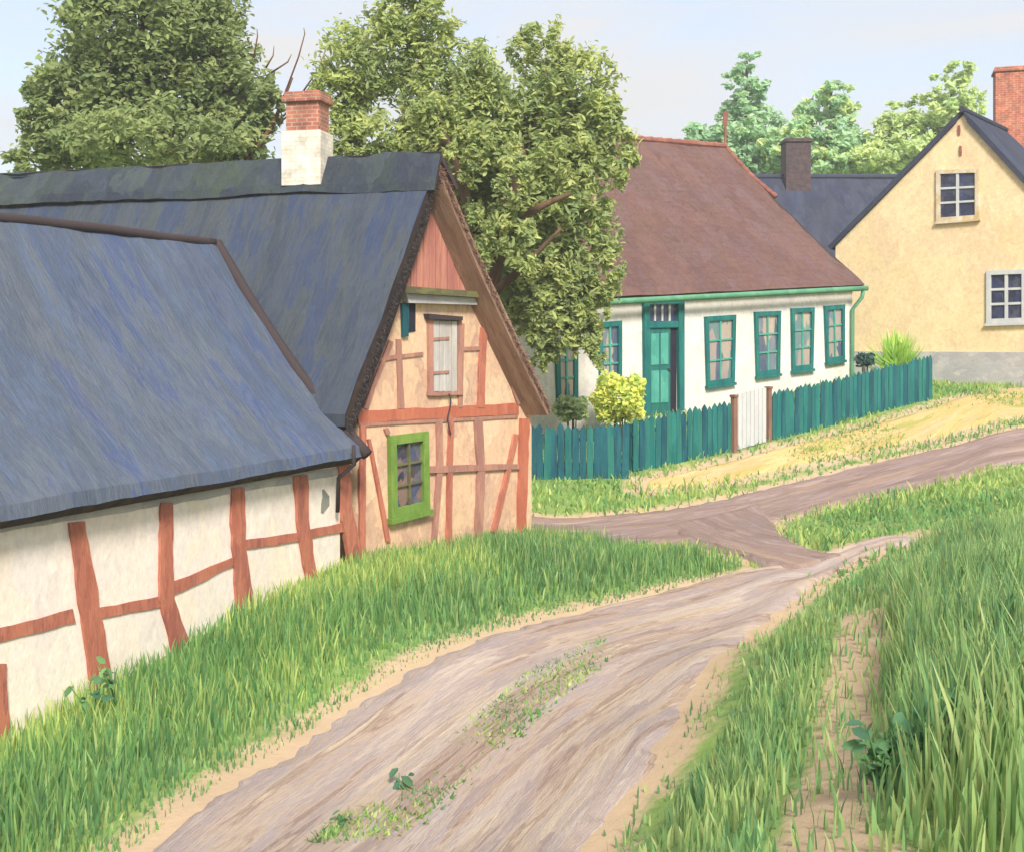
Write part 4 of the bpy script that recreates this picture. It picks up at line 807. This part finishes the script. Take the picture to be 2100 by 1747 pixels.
ed = np.clip((x-.45-np.interp(y, [p[1] for p in arl], [p[0] for p in arl]))/1.2, 0, 1)*np.clip((fd-.2)/.4, .1, 1)
h = (.13+.5*ed)*rng.uniform(.55, 1.2, len(x))*(.75+.5*patch(x, y, 2.1, .4)); h *= np.where(y > 11, .8, 1)
keep = rng.random(len(x)) < np.clip(.25+ed*4, 0, 1)*(.6+.4*ed); x, y, h = x[keep], y[keep], h[keep]
blades('bank_grass', x, y, h, rng.uniform(.011, .027, len(x)), tint(x, y, GC, GDk, 2.3, 1.), .34)
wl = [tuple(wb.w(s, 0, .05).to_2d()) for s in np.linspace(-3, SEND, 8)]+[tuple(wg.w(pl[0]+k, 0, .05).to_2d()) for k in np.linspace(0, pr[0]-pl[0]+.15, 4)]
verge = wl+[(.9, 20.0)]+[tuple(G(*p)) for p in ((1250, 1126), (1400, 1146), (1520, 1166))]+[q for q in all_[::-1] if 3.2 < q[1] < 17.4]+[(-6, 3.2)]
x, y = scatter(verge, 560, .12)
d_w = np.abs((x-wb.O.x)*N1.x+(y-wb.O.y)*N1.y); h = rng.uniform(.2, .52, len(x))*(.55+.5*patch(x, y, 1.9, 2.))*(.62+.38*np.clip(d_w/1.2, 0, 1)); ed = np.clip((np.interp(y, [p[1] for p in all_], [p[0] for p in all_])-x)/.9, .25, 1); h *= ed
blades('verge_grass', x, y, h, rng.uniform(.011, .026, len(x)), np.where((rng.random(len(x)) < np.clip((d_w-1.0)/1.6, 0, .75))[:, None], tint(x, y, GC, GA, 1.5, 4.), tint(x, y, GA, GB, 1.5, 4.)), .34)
field = [(-4, 19.5), (.4, 20), (4, 17.5), (4.6, 15.3), (12, 14), (17, 18), (18, 34), (9, 37), (-4, 27)]
x, y = scatter(field, 130, .1)
h = rng.uniform(.06, .2, len(x))*(.6+.8*patch(x, y, 1.3, 3.)); blades('meadow_grass', x, y, h, rng.uniform(.02, .05, len(x)), tint(x, y, GB, GA, 1.1, .5), .6)
# green tufts on the crown of the track and on the sandy path
mid = [tuple(G(*p)) for p in ((620, 1745), (740, 1680), (840, 1640), (960, 1500), (1090, 1390), (1250, 1312), (1300, 1330), (1180, 1420), (1070, 1520), (980, 1600), (880, 1700), (780, 1745))]
x, y = scatter(mid, 1700, 0, False); k_ = patch(x, y, 3.1, 1.)+rng.normal(size=len(x))*.12 > .38; x, y = x[k_], y[k_]
x3, y3 = scatter([tuple(G(*q)) for q in ((630, 1747), (655, 1708), (740, 1665), (850, 1675), (810, 1725), (775, 1747))], 900, 0, False); x, y = np.concatenate([x, x3]), np.concatenate([y, y3])
x2, y2 = scatter([tuple(p) for p in np.concatenate([smooth_line(S_T, 30), smooth_line(S_B, 30)[::-1]])], 220, 0, False); k_ = patch(x2, y2, 1.4, 2.)+rng.normal(size=len(x2))*.06 > .62; x, y = np.concatenate([x, x2[k_]]), np.concatenate([y, y2[k_]])
o = blades('track_grass', x, y, rng.uniform(.06, .15, len(x)), rng.uniform(.018, .04, len(x)), tint(x, y, GB, GA, 3, 1.), .8)

# ---------------------------------------------------------------- thin summer haze round the whole place
m = bpy.data.materials.new('haze'); m.use_nodes = True; t = m.node_tree; t.nodes.clear()
o_ = N(t, 'ShaderNodeOutputMaterial'); v_ = N(t, 'ShaderNodeVolumePrincipled'); v_.inputs['Density'].default_value = .0018; v_.inputs['Color'].default_value = (.93, .95, 1, 1); v_.inputs['Anisotropy'].default_value = .2
t.links.new(v_.outputs[0], o_.inputs['Volume'])
lo = Vector((gx[0]-3, gy[0]-3, min(V.z for V in [vv.co for vv in g.data.vertices])-1)); hi = Vector((gx[-1]+3, gy[-1]+3, 24))
mb = MB(); mb.box((lo+hi)/2, Vector(((hi.x-lo.x)/2, 0, 0)), Vector((0, (hi.y-lo.y)/2, 0)), Vector((0, 0, (hi.z-lo.z)/2))); hz_ = mb.build('haze', m); hz_['kind'] = 'stuff'
